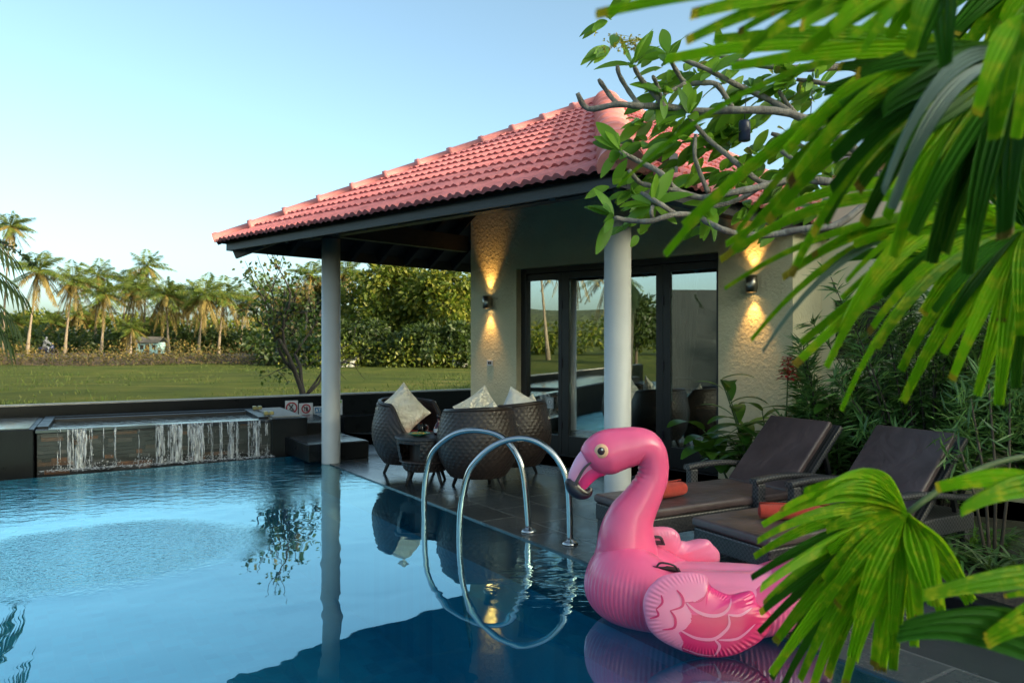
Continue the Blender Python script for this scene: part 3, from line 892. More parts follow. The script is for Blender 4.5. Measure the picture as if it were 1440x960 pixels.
# the room behind
rm = MB()
M['room'] = simple('room_paint', (.62,.58,.48), .8, .05, 2)
M['room_floor'] = simple('room_floor_tile', (.16,.14,.11), .25, .15, 2)
a0, a1, b0, b1, zt = S0+.21, S3-.21, -TH-.01, -4.0, 2.75
rm.add([L(a0,b1,.0),L(a1,b1,.0),L(a1,b1,zt),L(a0,b1,zt)], [(0,1,2,3)])
rm.add([L(a0,b0,.0),L(a0,b1,.0),L(a0,b1,zt),L(a0,b0,zt)], [(0,1,2,3)]); rm.add([L(a1,b1,.0),L(a1,b0,.0),L(a1,b0,zt),L(a1,b1,zt)], [(0,1,2,3)])
rm.add([L(a0,b0,zt),L(a0,b1,zt),L(a1,b1,zt),L(a1,b0,zt)], [(0,1,2,3)])
rm.build('inner_wall', M['room'], villa)
fl = MB(); fl.hexa(L(a0,b1,.016), U*(a1-a0), NN*(b0-b1), (0,0,.012)); o = fl.build('room_floor', M['room_floor']); structure(o)

# ------------------------------------------------------------------ annex to the right
SA = S3 + .002; TA = -.75
annex = thing('annex_building', L(SA+2.5, TA, 0), 'pale cream annex wall with one small dark window behind the bushes', 'building')
mb = MB(); ws0, ws1, wz0, wz1 = fpx(1172,TA), fpx(1252,TA), 1.30, 1.92
wall_poly(mb, [(SA,0),(ws0,0),(ws0,3.3),(SA,3.3)], TA); wall_poly(mb, [(ws1,0),(SA+9,0),(SA+9,3.3),(ws1,3.3)], TA)
wall_poly(mb, [(ws0,0),(ws1,0),(ws1,wz0),(ws0,wz0)], TA); wall_poly(mb, [(ws0,wz1),(ws1,wz1),(ws1,3.3),(ws0,3.3)], TA)
mb.build('wall', M['annex_plaster'], annex)
mb = MB(); mb.hexa(L(SA-.0,TA-2.2,3.302), U*9.3, NN*2.5, (0,0,.14)); mb.build('roof', M['concrete'], annex)
mb = MB()
for s0, s1, z0, z1 in ((ws0,ws0+.04,wz0,wz1),(ws1-.04,ws1,wz0,wz1),(ws0+.04,ws1-.04,wz0,wz0+.04),(ws0+.04,ws1-.04,wz1-.04,wz1),((ws0+ws1)/2-.02,(ws0+ws1)/2+.02,wz0+.04,wz1-.04)):
    sframe(mb, s0, s1, z0, z1, TA-.06, .05)
wf = mb.build('window', M['frame'], annex)
mb = MB(); sframe(mb, ws0+.01, ws1-.01, wz0+.01, wz1-.01, TA-.08, .01); mb.build('pane', simple('dark_window_glass', (.01,.012,.014), .06, .1, 3), wf)

# dark garden wall west of the pool, mirrored in the right hand doors
gw = MB(); gw.hexa(V((-13.5,-16,-.5)), V((.0,20.4,0)), V((-.25,0,0)), (0,0,3.6)); o = gw.build('garden_wall', simple('teal_garden_wall', (.010,.018,.021), .8, .15, 2))
tag(o, 'tall dark teal garden wall across the pool, mirrored in the right doors', 'wall')
# ------------------------------------------------------------------ wall lamps
def sconce(px, py, label):
    s = fpx(px); d = 8265; o = L(s, 0, 0); z = CAMH + (YH-py)*o.y/F
    t = thing('wall_lamp', L(s,0,z), label, 'wall lamp', 'lit up and down lamps on the villa front')
    mb = MB(); 
    for (sx, sz) in ((0,0),):
        c0 = L(s, .075, z-.085)
        n = 24; ro, ri = .058, .050
        prof = [(ri,.0),(ro,.0),(ro,.17),(ri,.17)]
        mb.lathe(prof + [prof[0]], c0, n, cap=False)
        mb.lathe([(.001,.080),(ri,.080),(ri,.088),(.001,.088)], c0, n, cap=False)
    mb.build('lamp_body', M['bronze'], t)
    mb = MB(); mb.hexa(L(s-.035,.0,z-.05), U*.07, NN*.022, (0,0,.10)); mb.build('back_plate', M['bronze'], t)
    bulb, nt, p = new_mat('lamp_bulb'); p.inputs['Emission Color'].default_value = (1,.62,.22,1); p.inputs['Emission Strength'].default_value = 12
    for sg in (1, -1):
        mb = MB(); mb.lathe([(.001,0),(.03,.004),(.03,.012),(.001,.016)], L(s,.075,z+sg*.03-.008), 16); mb.build('bulb', bulb, t)
        ld = bpy.data.lights.new('lamp_beam', 'SPOT'); ld.energy = 9; ld.color = (1,.52,.14); ld.spot_size = R(62); ld.spot_blend = 1; ld.shadow_soft_size = .02
        lo = bpy.data.objects.new('lamp_beam', ld); COL.objects.link(lo); lo.parent = t
        lo.location = L(s,.075,z+sg*.092) - L(s,0,z)
        lo.rotation_euler = (R(180) if sg > 0 else 0, 0, 0)
        tgt = V((0,0,sg)) - NN*.12; lo.rotation_euler = tgt.to_track_quat('-Z','Y').to_euler()
sconce(690, 425, 'small cylindrical lamp glowing up and down on the left wall pier above the switch plate')
sconce(1061, 400, 'cylindrical lamp glowing up and down on the right wall pier behind the palm leaves')
# switch plate
s = fpx(689.5); z = CAMH + (YH-510)*L(s,0).y/F
t = thing('switch_plate', L(s,0,z), 'small white switch plate on the left wall pier below the lamp', 'switch')
mb = MB(); mb.hexa(L(s-.055,.001,z-.04), U*.11, NN*.012, (0,0,.08)); mb.build('plate', M['white_plastic'], t, bevel=.003)
mb = MB(); mb.hexa(L(s-.03,.0135,z-.018), U*.026, NN*.005, (0,0,.036)); mb.hexa(L(s+.004,.0135,z-.018), U*.026, NN*.005, (0,0,.036)); mb.build('rocker', M['frame'], t)
# notice on the first door
s = fpx(771, TD); zc = CAMH - (567-YH)*L(s,TD).y/F
t = thing('door_notice', L(s,TD,zc), 'small square pale notice stuck on the leftmost glass door', 'notice')
mb = MB(); mb.hexa(L(s-.06,TD-.035,zc-.07), U*.12, NN*.003, (0,0,.15)); mb.build('card', simple('frosted_card', (.35,.38,.38), .4, .05, 4), t)
mb = MB()
ring = [L(s,TD-.0305,zc+.018) + U*(.04*math.cos(a)) + V((0,0,.04*math.sin(a))) for a in np.linspace(0,2*math.pi,24,endpoint=False)]
mb.tube(ring, .004, 6, closed=True); mb.tube([L(s,TD-.031,zc+.0),L(s,TD-.031,zc+.036)], .008, 6); mb.hexa(L(s-.035,TD-.032,zc-.05), U*.07, NN*.001, (0,0,.008)); mb.build('emblem', M['sign_white'], t)

# ------------------------------------------------------------------ things in the room
t = thing('bed', L(-.25,-2.2,.03), 'made bed with white and blue grey linen seen through the right glass door', 'bed')
mb = MB(); mb.hexa(L(-1.1,-2.9,.20), U*1.75, NN*1.6, (0,0,.16)); 
for s_, t_ in ((-1.08,-2.85),(.55,-2.85),(-1.08,-1.42),(.55,-1.42)): mb.hexa(L(s_,t_,.03), U*.08, NN*.08, (0,0,.17))
mb.build('bed_frame', M['wood'], t, bevel=.01)
mb = MB(); mb.hexa(L(-1.08,-2.88,.361), U*1.7, NN*1.55, (0,0,.24)); mb.build('mattress', simple('blue_grey_bedding', (.36,.40,.43), .8, .12, 4, .6, 6, bdist=.03), t, bevel=.06, seg=4)
mb = MB(); mb.hexa(L(-1.10,-1.95,.605), U*1.74, NN*.5, (0,0,.02)); mb.build('bed_runner', simple('mustard_runner', (.42,.34,.05), .8, .15, 9), t, bevel=.008)
t = thing('curtain', L(-.72,-.45,0), 'long pale curtain tied back inside the right glass door', 'curtain')
def curtain(s0, wd, tt):
    P = []
    for z in np.linspace(.06, 2.55, 24):
        k = 1 - .55*math.exp(-((z-1.05)/.35)**2)
        P.append([L(s0 + wd*k*(i/60-.5), tt + .035*math.sin(i*.75)*k + .01*math.sin(i*.31+z), z) for i in range(61)])
    mb = MB(); mb.grid(P); return mb
cmat = simple('curtain_cloth', (.55,.48,.38), .85, .1, 4, .2, 60)
o = curtain(fpx(962,-.45), .34, -.45).build('cloth', cmat, t); so = o.modifiers.new('thick','SOLIDIFY'); so.thickness = .006
zc = 1.05; s_ = fpx(962,-.45)
mb = MB(); mb.tube([L(s_,-.45,zc) + U*.10*math.cos(a) + NN*.055*math.sin(a) for a in np.linspace(0,2*math.pi,20,endpoint=False)], .014, 8, closed=True); mb.build('tie_band', M['white_linen'], t)
t = thing('sheer_curtain', L(S1+.25,-.4,0), 'thin pale curtain hanging inside the leftmost glass door', 'curtain')
o = curtain(fpx(748,-.4), .30, -.4).build('cloth', cmat, t); so = o.modifiers.new('thick','SOLIDIFY'); so.thickness = .006

# ------------------------------------------------------------------ signs on the boundary wall
def wall_at(px, off=0.0):
    k = (px-720)/F; o = WA + WN*off
    return o + WD*((k*o.y - o.x)/(WD.x - k*WD.y))
def sign(px0, px1, py0, py1, name, label):
    a, b = wall_at(px0, .012), wall_at(px1, .012)
    za, zb = CAMH - (py1-YH)*((a.y+b.y)/2)/F, CAMH - (py0-YH)*((a.y+b.y)/2)/F
    zb = min(zb, .58)
    t = thing('safety_sign', (a+b)/2 + V((0,0,za)), label, 'sign', 'safety signs on the low black wall')
    w = (b-a).length; h = zb-za
    mb = MB(); mb.hexa(a - WN*.009 + V((0,0,za)), WD*w, WN*.009, (0,0,h)); mb.build('board', M['sign_white'], t, bevel=.002)
    def P(u, v, d=.003): return a + WD*(u*w) + V((0,0,za+v*h)) + WN*d
    return t, P, w, h
def bars(t, P, segs, mat, name, w_=.012):
    mb = MB()
    for (u0,v0,u1,v1,*k) in segs: mb.bar(P(u0,v0), P(u1,v1), k[0] if k else w_, .003, up=tuple(WN))
    return mb.build(name, mat, t)
def ringm(P, cu, cv, ru, rv, mat, t, r=.011):
    mb = MB(); mb.tube([P(cu+ru*math.cos(a), cv+rv*math.sin(a)) for a in np.linspace(0,2*math.pi,32,endpoint=False)], r, 6, closed=True, flat=1); mb.build('red_ring', mat, t)
t, P, w, h = sign(401, 419, 563, 584, 's', 'square white no diving sign with red ring, larger and leftmost on the low wall')
ringm(P, .5, .52, .40, .40*w/h, M['sign_red'], t)
bars(t, P, [(.26,.76,.66,.36,.016),(.62,.74,.34,.40,.016),(.30,.26,.72,.26,.02),(.40,.36,.60,.34,.014)], M['sign_black'], 'pictogram')
bars(t, P, [(.24,.78,.76,.26,.010)], M['sign_red'], 'red_slash')
t, P, w, h = sign(420.5, 440, 566.5, 583, 's', 'wide white prohibition sign with small red ring showing a bottle and glass')
ringm(P, .5, .52, .29, .29*w/h, M['sign_red'], t)
bars(t, P, [(.56,.30,.56,.62,.03),(.56,.62,.56,.74,.013),(.40,.56,.40,.68,.026),(.40,.40,.40,.56,.008),(.34,.38,.46,.38,.01),(.62,.34,.66,.34,.03)], M['sign_black'], 'pictogram')
bars(t, P, [(.30,.72,.70,.32,.010)], M['sign_red'], 'red_slash')
t, P, w, h = sign(441, 464, 571, 590.5, 's', 'blue and white notice board half hidden behind the rear column')
mb = MB(); o_ = P(.06,.52); mb.hexa(o_, WD*(w*.88), WN*.002, (0,0,h*.40)); mb.build('blue_panel', M['sign_blue'], t)
def P2(u,v): return P(u,v,.007)
bars(t, P2, [(.12,.60,.19,.84,.012),(.26,.60,.19,.84,.012),(.14,.68,.24,.68,.010),(.29,.84,.43,.84,.012),(.36,.60,.36,.84,.012),(.47,.84,.61,.84,.012),(.54,.60,.54,.84,.012)], M['sign_white'], 'letters')
bars(t, P, [(.12,v,.86-.2*(k%2),v,.008) for k, v in enumerate((.42,.34,.24,.15))], M['sign_blue'], 'text_lines')
t, P, w, h = sign(462, 481.5, 562, 587.5, 's', 'white sign with green band and black edged warning triangle, right beside the rear column')
mb = MB(); mb.hexa(P(.05,.82), WD*(w*.88), WN*.002, (0,0,h*.14)); mb.build('green_panel', M['sign_green'], t)
bars(t, P, [(.22,.30,.52,.72,.016),(.52,.72,.82,.30,.016),(.22,.30,.82,.30,.016)], M['sign_black'], 'triangle')
bars(t, P, [(.52,.42,.52,.60,.016)], M['sign_green'], 'exclamation_mark')
bars(t, P, [(.15,.18,.85,.18,.010),(.25,.10,.75,.10,.010)], M['sign_black'], 'text_lines')
# oval bulkhead lamp on the wall
a = wall_at(604); zc = CAMH - (567-YH)*a.y/F
t = thing('bulkhead_lamp', a + V((0,0,zc)), 'small oval white bulkhead lamp on the black wall behind the chairs', 'lamp')
mb = MB(); P_ = []
for r_, d_ in ((1,.0),(1,.03),(.85,.055),(.5,.068),(.02,.07)):
    P_.append([a + V((0,0,zc)) + WD*(.115*r_*math.copysign(abs(math.cos(q))**.7, math.cos(q))) + V((0,0,.05*r_*math.copysign(abs(math.sin(q))**.7, math.sin(q)))) + WN*d_ for q in np.linspace(0,2*math.pi,32,endpoint=False)])
mb.grid(P_, wrap=True); mb.build('diffuser', M['white_plastic'], t)

# ------------------------------------------------------------------ pool handrails
def handrail(pts, p0, p1, label):
    t = thing('pool_handrail', p1, label, 'handrail', 'arched steel handrails at the pool edge')
    out = []
    for px, py in pts:
        k = (px-720)/F; d = p1-p0
        w_ = (k*p0.y-p0.x)/(d.x-k*d.y); q = p0+d*w_
        out.append(V((q.x,q.y,CAMH-(py-YH)*q.y/F)))
    out = [out[0]+V((.12,-.02,-.95)), out[0]+V((.02,-.0,-.35)), out[0]-V((0,0,.02))] + out[1:-1] + [V((p1.x,p1.y,.012))]
    # smooth by Catmull-Rom
    sm = []
    for i in range(len(out)-1):
        a, b, c, d = out[max(i-1,0)], out[i], out[i+1], out[min(i+2,len(out)-1)]
        for k in range(5):
            u = k/5; sm.append(.5*((2*b)+(c-a)*u+(2*a-5*b+4*c-d)*u*u+(3*b-a-3*c+d)*u**3))
    sm.append(out[-1])
    for _ in range(6): sm = sm[:1] + [sm[i]*.5 + (sm[i-1]+sm[i+1])*.25 for i in range(1, len(sm)-1)] + sm[-1:]
    mb = MB(); mb.tube(sm, .0235, 14); mb.build('rail', M['steel'], t)
    mb = MB(); mb.lathe([(.06,.012),(.06,.02),(.048,.034),(.027,.040),(.024,.05)], (p1.x,p1.y,0), 24); mb.build('flange', M['steel'], t)
handrail([(597,728),(597,683),(604,643),(617,626),(640,609),(667,604.5),(695,608.5),(714,620),(727,639),(735,658),(740,695),(743.5,749)], G(597,729), G(743.5,749.5), 'arched steel handrail farther from the flamingo, leaving the water beside the front chair')
handrail([(646,754),(648,710),(657,667),(668,650),(684,634),(705,621),(729,615.5),(748,618),(765,626),(780,640),(791,657),(798,676),(801,710),(801,765)], G(646,755), G(801.5,767), 'arched steel handrail nearer the flamingo, its foot just left of the beak')

# ------------------------------------------------------------------ wicker tub chairs
def shell(rows, wall, mb, h_of, rprof, weave=True, skip=None, nphi=168):
    P = []
    n = 74
    kk = 38
    for j in range(n+1):
        row = []
        f = j/n
        for i in range(nphi):
            a = 2*math.pi*i/nphi
            z = .13 + (h_of(a)-.13)*f
            r = rprof(z)
            rowi = z/.036
            wv = .0075*abs(math.sin(math.pi*rowi))**.7*(.45+.55*math.sin(kk*a + math.pi*math.floor(rowi))) if weave else 0
            row.append(V(((r+wv)*math.cos(a)*1.0, (r+wv)*math.sin(a), z)))
        P.append(row)
    return P
def smooth(x): x = max(0,min(1,x)); return x*x*(3-2*x)
def chair_h(a):
    # a = 0 is the open front
    d = abs((a+math.pi) % (2*math.pi) - math.pi)
    return .405 + (.36)*smooth((d-R(38))/R(46)) + .035*math.cos(math.pi-d)*(1 if d > R(90) else 0)
def chair_r(z):
    return .245 + .165*math.sin(min(1,max(0,(z-.10)/.36))*math.pi/2)**.8 - .055*smooth((z-.50)/.32)
def legs(t, rr, n, top=.17, r1=.020):
    for k in range(n):
        a = R(45) + k*2*math.pi/n
        p, q = V((rr*math.cos(a), rr*math.sin(a), top)), V(((rr+.07)*math.cos(a), (rr+.07)*math.sin(a), 0))
        mb = MB(); mb.tube([q, p], [r1*.8, r1*1.25], 10); mb.build('leg', M['wood'], t, world=False)
def make_chair():
    t = thing('tub_chair', (0,0,0), '', 'chair', 'wicker tub chairs round the low table')
    mb = MB(); nphi = 168
    P = shell(None, None, mb, chair_h, chair_r, nphi=nphi)
    mb.grid(P, wrap=True)
    # inner side
    Q = []
    for f in np.linspace(1, 0, 14):
        row = []
        for i in range(nphi):
            a = 2*math.pi*i/nphi; h = chair_h(a); z = .375 + (h-.375)*f
            r = chair_r(z) - .055; row.append(V((r*math.cos(a), r*math.sin(a), z)))
        Q.append(row)
    # rounded rim between
    rim = []
    for i in range(nphi):
        a = 2*math.pi*i/nphi; h = chair_h(a); r = chair_r(h) - .027; rim.append(V((r*math.cos(a), r*math.sin(a), h+.012)))
    mb.grid([P[-1], rim, Q[0]], wrap=True)
    mb.grid(Q, wrap=True)
    mb.add(Q[-1], [tuple(range(nphi))])
    mb.add([V((chair_r(.13)*math.cos(2*math.pi*i/40), chair_r(.13)*math.sin(2*math.pi*i/40), .131)) for i in range(40)], [tuple(range(39,-1,-1))])
    mb.build('shell', M['wicker'], t, world=False)
    mb = MB(); mb.tube([V((x.x,x.y,x.z+.004)) for x in rim], .021, 8, closed=True); mb.build('rim', M['wicker'], t, world=False)
    mb = MB(); mb.lathe([(.02,.378),(.30,.378),(.325,.40),(.325,.43),(.29,.452),(.10,.462),(.001,.464)], (0,0,0), 40); mb.build('seat_pad', M['red_cloth'], t, world=False)
    legs(t, .21, 4)
    return t
CHA = G(567, 677); CHB = G(671, 690); CHC = G(716, 671)
CHA.z = CHB.z = CHC.z = .012
CHB = V((-.345, 7.75, .012)); CHC = V((.02, 8.45, .012)); CHA = V((-1.15, 8.60, .012))
ch = make_chair()
ch.location = CHA; ch.rotation_euler = (0,0,R(-38)); ch['label'] = 'wicker tub chair with one large cream cushion, nearest the black wall and the steps'
dup(ch, CHB, R(112), 1.0, 'wicker tub chair with its back to the pool, behind the steel handrails')
dup(ch, CHC, R(160), 1.0, 'wicker tub chair nearest the glass doors, partly behind another chair')

def pillow(name, loc, size, thick, rot, label, mat='silk', seed=0):
    t = thing(name, loc, label, 'cushion', 'pale cushions on the wicker chairs')
    rs = np.random.default_rng(seed); ph = rs.random(6)*6
    n = 40; mb = MB()
    for sg in (1, -1):
        P = []
        for i in range(n+1):
            row = []
            for j in range(n+1):
                u, v_ = i/n*2-1, j/n*2-1
                e = max(0,(1-abs(u)**2.6))**.55*max(0,(1-abs(v_)**2.6))**.55
                pin = 1-.10*(1-abs(u)**2)*abs(v_)**3
                pin2 = 1-.10*(1-abs(v_)**2)*abs(u)**3
                wr = .16*math.sin(5*u+3*v_+ph[0])*math.sin(4*v_-2*u+ph[1]) + .14*math.sin(9*u+4*math.sin(3*v_+ph[3])+ph[2])*math.sin(3*v_+ph[4]) + .09*math.sin(17*v_+5*math.sin(4*u+ph[5]))*abs(u)
                row.append(V((u*size/2*pin2, v_*size/2*pin, sg*thick/2*e*(1+wr))))
            P.append(row if sg > 0 else row[::-1])
        mb.grid(P)
    o = mb.build('cover', M[mat], t, world=False)
    edge = []
    for i in range(4):
        for k in range(16):
            f = k/16*2-1
            pin = 1-.10*(1-f*f)
            c = [(f,1),(1,-f),(-f,-1),(-1,f)][i]
            u = c[0]*(pin if i%2 else 1); v_ = c[1]*(pin if i%2==0 else 1)
            edge.append(V((u*size/2, v_*size/2, 0)))
    mb = MB(); mb.tube(edge, .006, 6, closed=True); mb.build('piping', M[mat], t, world=False)
    t.rotation_euler = rot
    return t
def face_cam(loc, roll, lean=-.25, yaw=0):
    """cushion facing the viewer, standing on a corner"""
    m = Matrix.Rotation(yaw, 3, 'Z') @ Matrix.Rotation(R(90)+lean, 3, 'X') @ Matrix.Rotation(roll, 3, 'Z')
    return m.to_euler()
pillow('cushion', CHA + V((-.06,-.02,.70)), .46, .20, face_cam(0, R(38), -.3, R(30)), 'large creased cream cushion standing on its corner in the chair nearest the steps', seed=1)
pillow('cushion', CHC + V((-.37,.02,.69)), .44, .16, face_cam(0, R(32), -.25, R(15)), 'large pale cushion peeking over the left rim of the chair by the doors', seed=2)
pillow('cushion', CHB + V((.16,.10,.62)), .36, .14, face_cam(0, R(45), .2, R(-10)), 'small cream cushion showing only its corner above the front chair', seed=3)
pillow('cushion', CHC + V((.06,-.10,.70)), .42, .14, face_cam(0, R(62), -.2, R(5)), 'white cushion tilted upright inside the chair by the doors', 'white_linen', seed=4)
pillow('cushion', CHC + V((.17,-.02,.66)), .34, .14, face_cam(0, R(40), -.2, R(-20)), 'small cream cushion on the right of the white one by the doors', seed=5)

# low table with an open shelf
TBL = V((-.90, 8.02, .012))
t = thing('wicker_table', TBL, 'low round wicker table with an open shelf, standing between the tub chairs', 'table')
mb = MB(); nphi = 144; n = 44
opening = lambda a: abs((a - R(238) + math.pi) % (2*math.pi) - math.pi) < R(26)
P = []
def tbl_r(z): return .20 + .10*math.sin(min(1,max(0,(z-.12)/.34))*math.pi/2)**.8
for j in range(n+1):
    row = []
    for i in range(nphi):
        a = 2*math.pi*i/nphi; z = .14 + .33*j/n; r = tbl_r(z); k = z/.036
        wv = .007*abs(math.sin(math.pi*k))**.7*(.45+.55*math.sin(30*a+math.pi*math.floor(k)))
        row.append(V(((r+wv)*math.cos(a),(r+wv)*math.sin(a),z)))
    P.append(row)
vs_ = [q for r in P for q in r]; fs_ = []
for j in range(n):
    for i in range(nphi):
        a = 2*math.pi*(i+.5)/nphi; z = .14 + .33*(j+.5)/n
        if opening(a) and .24 < z < .43: continue
        fs_.append((j*nphi+i, j*nphi+(i+1)%nphi, (j+1)*nphi+(i+1)%nphi, (j+1)*nphi+i))
mb.add(vs_, fs_, 0, True); mb.lathe([(.001,.139),(.20,.139)], (0,0,0), 40, cap=False); mb.build('body', M['wicker'], t, world=False)
mb = MB(); mb.lathe([(.001,.235),(.275,.235),(.275,.245),(.001,.245)], (0,0,0), 40, cap=False); mb.build('shelf', M['wicker'], t, world=False)
mb = MB(); mb.lathe([(.17,.246),(.17,.45)], (0,0,0), 30, cap=False); mb.build('inner_wall', M['wicker'], t, world=False)
mb = MB(); mb.lathe([(.001,.462),(.30,.462),(.322,.474),(.324,.488),(.306,.498),(.001,.498)], (0,0,0), 60); mb.build('tabletop', M['rattan'], t, world=False)
legs(t, .19, 4, .16, .018)
ZT = TBL.z + .4985
# bottle, drinks, dish
t = thing('bottle', TBL + V((.13,.03,.4985)), 'dark red glass bottle with slim neck on the wicker table', 'bottle')
mb = MB(); mb.lathe([(.001,0),(.045,0),(.050,.02),(.050,.07),(.035,.105),(.016,.13),(.014,.19),(.017,.20),(.001,.202)], (0,0,0), 24); mb.build('glass', M['wine'], t, world=False)
mb = MB(); mb.lathe([(.0145,.172),(.019,.173),(.019,.208),(.001,.210)], (0,0,0), 16); mb.build('cap', M['black_plastic'], t, world=False)
mb = MB(); mb.lathe([(.0506,.025),(.0506,.065)], (0,0,0), 24, cap=False); mb.build('label', M['sign_white'], t, world=False)
m, nt, p = new_mat('clear_glass'); p.inputs['Transmission Weight'].default_value = 1; p.inputs['Roughness'].default_value = .02; p.inputs['IOR'].default_value = 1.3; M['clear'] = m
def mug(off, label):
    t = thing('glass_mug', TBL + V((*off,.4985)), label, 'glass', 'amber drinks on the wicker table')
    mb = MB(); mb.lathe([(.001,.0),(.038,.0),(.042,.10),(.0395,.10),(.036,.008),(.001,.008)], (0,0,0), 24, cap=False); mb.build('glass', M['clear'], t, world=False)
    mb = MB(); mb.lathe([(.001,.009),(.0355,.009),(.0375,.068),(.001,.068)], (0,0,0), 24); mb.build('drink', M['amber'], t, world=False)
    mb = MB(); mb.tube([V((.04,0,.085)),V((.065,0,.082)),V((.072,0,.055)),V((.063,0,.025)),V((.039,0,.022))], .005, 8); mb.build('handle', M['clear'], t, world=False)
mug((-.06,.13), 'glass of amber drink at the back of the table, in front of the large cushion')
mug((.18,-.13), 'glass of amber drink beside the dark bottle at the right end of the table')
t = thing('snack_dish', TBL + V((-.06,-.10,.4985)), 'shallow green dish of snacks at the near edge of the wicker table', 'dish')
mb = MB(); mb.lathe([(.001,0),(.05,0),(.115,.028),(.118,.034),(.11,.034),(.05,.010),(.001,.010)], (0,0,0), 32, cap=False); mb.build('dish', M['green_dish'], t, world=False)
mb = MB()
for _ in range(26):
    a = rng.random()*6.28; q = .075*math.sqrt(rng.random()); c = V((q*math.cos(a), q*math.sin(a), .018+.012*rng.random())); mb.lathe([(.001,-.01),(.012,-.006),(.014,.002),(.008,.010),(.001,.012)], c, 7)
mb.build('snacks', M['food'], t, world=False)

# ------------------------------------------------------------------ sun loungers
LA = V((.875,.485,0)).normalized(); LW = V((-LA.y, LA.x, 0))
def make_lounger():
    t = thing('sun_lounger', (0,0,0), '', 'sun lounger', 'dark woven sun loungers by the pool')
    # local: x along, y across (0..W), foot end near corner at the origin
    W = .62; ln = 1.32; ang = R(45); bl = .70
    X_ = lambda x, y, z: V((x,y,z))
    mb = MB(); mb.hexa((.0,0,.19), (1.98,0,0), (0,W,0), (0,0,.12)); base = mb.build('base', M['rattan'], t, world=False, bevel=.012)
    for x, y in ((.01,.01),(.01,W-.07),(1.88,.01),(1.88,W-.07)):
        mb = MB(); mb.hexa((x,y,0), (.06,0,0), (0,.06,0), (0,0,.189)); mb.build('leg', M['rattan'], t, world=False, bevel=.006)
    mb = MB()
    mb.hexa((-.012,-.012,.3115), (ln,0,0), (0,W+.024,0), (0,0,.062)); mb.build('seat_cushion', M['leather'], t, world=False, bevel=.024, seg=4)
    c, s = math.cos(ang), math.sin(ang)
    mb = MB(); o = V((ln+.0,.012,.335)); mb.hexa(o + V((s*.001,0,0)), V((c,0,s))*bl, (0,W-.024,0), V((-s,0,c))*.055); mb.build('back_cushion', M['leather'], t, world=False, bevel=.02, seg=4)
    mb = MB(); o = V((ln+.03,-.005,.30)); mb.hexa(o + V((c,0,s))*.02, V((c,0,s))*(bl+.03), (0,W+.01,0), V((s,0,-c))*.045)
    mb.build('back_frame', M['rattan'], t, world=False, bevel=.012)
    for y in (.06, W-.08):
        mb = MB(); mb.bar(V((1.86,y,.31)), V((ln+.03,y,.30)) + V((c,0,s))*(bl*.75) + V((s,0,-c))*.05, .03, .03); mb.build('prop', M['wood'], t, world=False)
    for y in (-.035, W+.035):
        mb = MB(); mb.hexa((.92,y-.032,.20), (.075,0,0), (0,.064,0), (0,0,.27)); post = mb.build('arm_post', M['rattan'], t, world=False, bevel=.012)
        pts = [V((.90+f*1.0, y, .475+.030*math.sin(math.pi*min(1,f*1.1+.12)) - .05*f*f)) for f in np.linspace(0,1,12)]
        mb = MB()
        P = []
        for p_ in pts:
            P.append([p_+V((0,dy,dzz)) for dy, dzz in ((-.036,.0),(-.030,.018),(.030,.018),(.036,.0),(.030,-.018),(-.030,-.018))])
        mb.grid(P, wrap=True); mb.add(P[0], [tuple(range(5,-1,-1))]); mb.add(P[-1], [tuple(range(6))])
        mb.build('armrest', M['rattan'], t, world=False)
    return t
lang = math.atan2(LA.y, LA.x)
lg1 = make_lounger(); lg1.location = V((.905,5.04,.012)); lg1.rotation_euler = (0,0,lang); lg1['label'] = 'dark woven sun lounger farther from the viewer, its raised back by the red flower'
L2 = V((1.447,4.315,.012)); dup(lg1, L2, lang, 1.0, 'dark woven sun lounger nearer the viewer, partly hidden by the green palm fan')
def towel(loc, rz, ln, r, label):
    t = thing('rolled_towel', loc, label, 'towel', 'rolled coral towels on the loungers'); t.rotation_euler = (0,0,rz)
    mb = MB(); n = 30; rows = []
    for i, x in enumerate(np.linspace(-ln/2, ln/2, 15)):
        e = 1 - .10*abs(x/(ln/2))**6
        rows.append([V((x, r*1.12*e*math.cos(a)*(1+.025*math.sin(3*a+x*14)), r*(1+.92*e*math.sin(a)*(1+.03*math.sin(2*a+x*9))) - .04*r)) for a in np.linspace(0,2*math.pi,n,endpoint=False)])
    mb.grid(rows, wrap=True)
    for sg, row in ((-1, rows[0]), (1, rows[-1])):   # spiral ends
        cen = V((row[0].x + sg*.004, 0, r)); P = [row, [cen + (q-cen)*.72 + V((-sg*.010,0,0)) for q in row], [cen + (q-cen)*.6 + V((sg*.006,0,0)) for q in row], [cen + (q-cen)*.3 + V((-sg*.006,0,0)) for q in row], [cen + (q-cen)*.04 for q in row]]
        mb.grid(P, wrap=True)
    mb.build('cloth', M['towel'], t, world=False)
    fl = MB(); P = [[V((x, r*1.13*math.cos(a)*1.02, r*(1+.92*math.sin(a))*1.02)) for x in np.linspace(-ln/2*.99, ln/2*.99, 10)] for a in np.linspace(.3,1.5,8)]
    fl.grid(P); o = fl.build('loose_flap', M['towel'], t, world=False); so = o.modifiers.new('thick','SOLIDIFY'); so.thickness = .006
zt_ = .012 + .3735
q = G(941, 699, zt_); towel(V((q.x,q.y,zt_)), lang+R(8), .27, .055, 'small rolled coral towel on the farther lounger, beside the flamingo neck')
q = G(1118, 731, zt_); towel(V((q.x,q.y,zt_)), lang-R(38), .42, .050, 'longer rolled coral towel on the nearer lounger, above the palm fan')
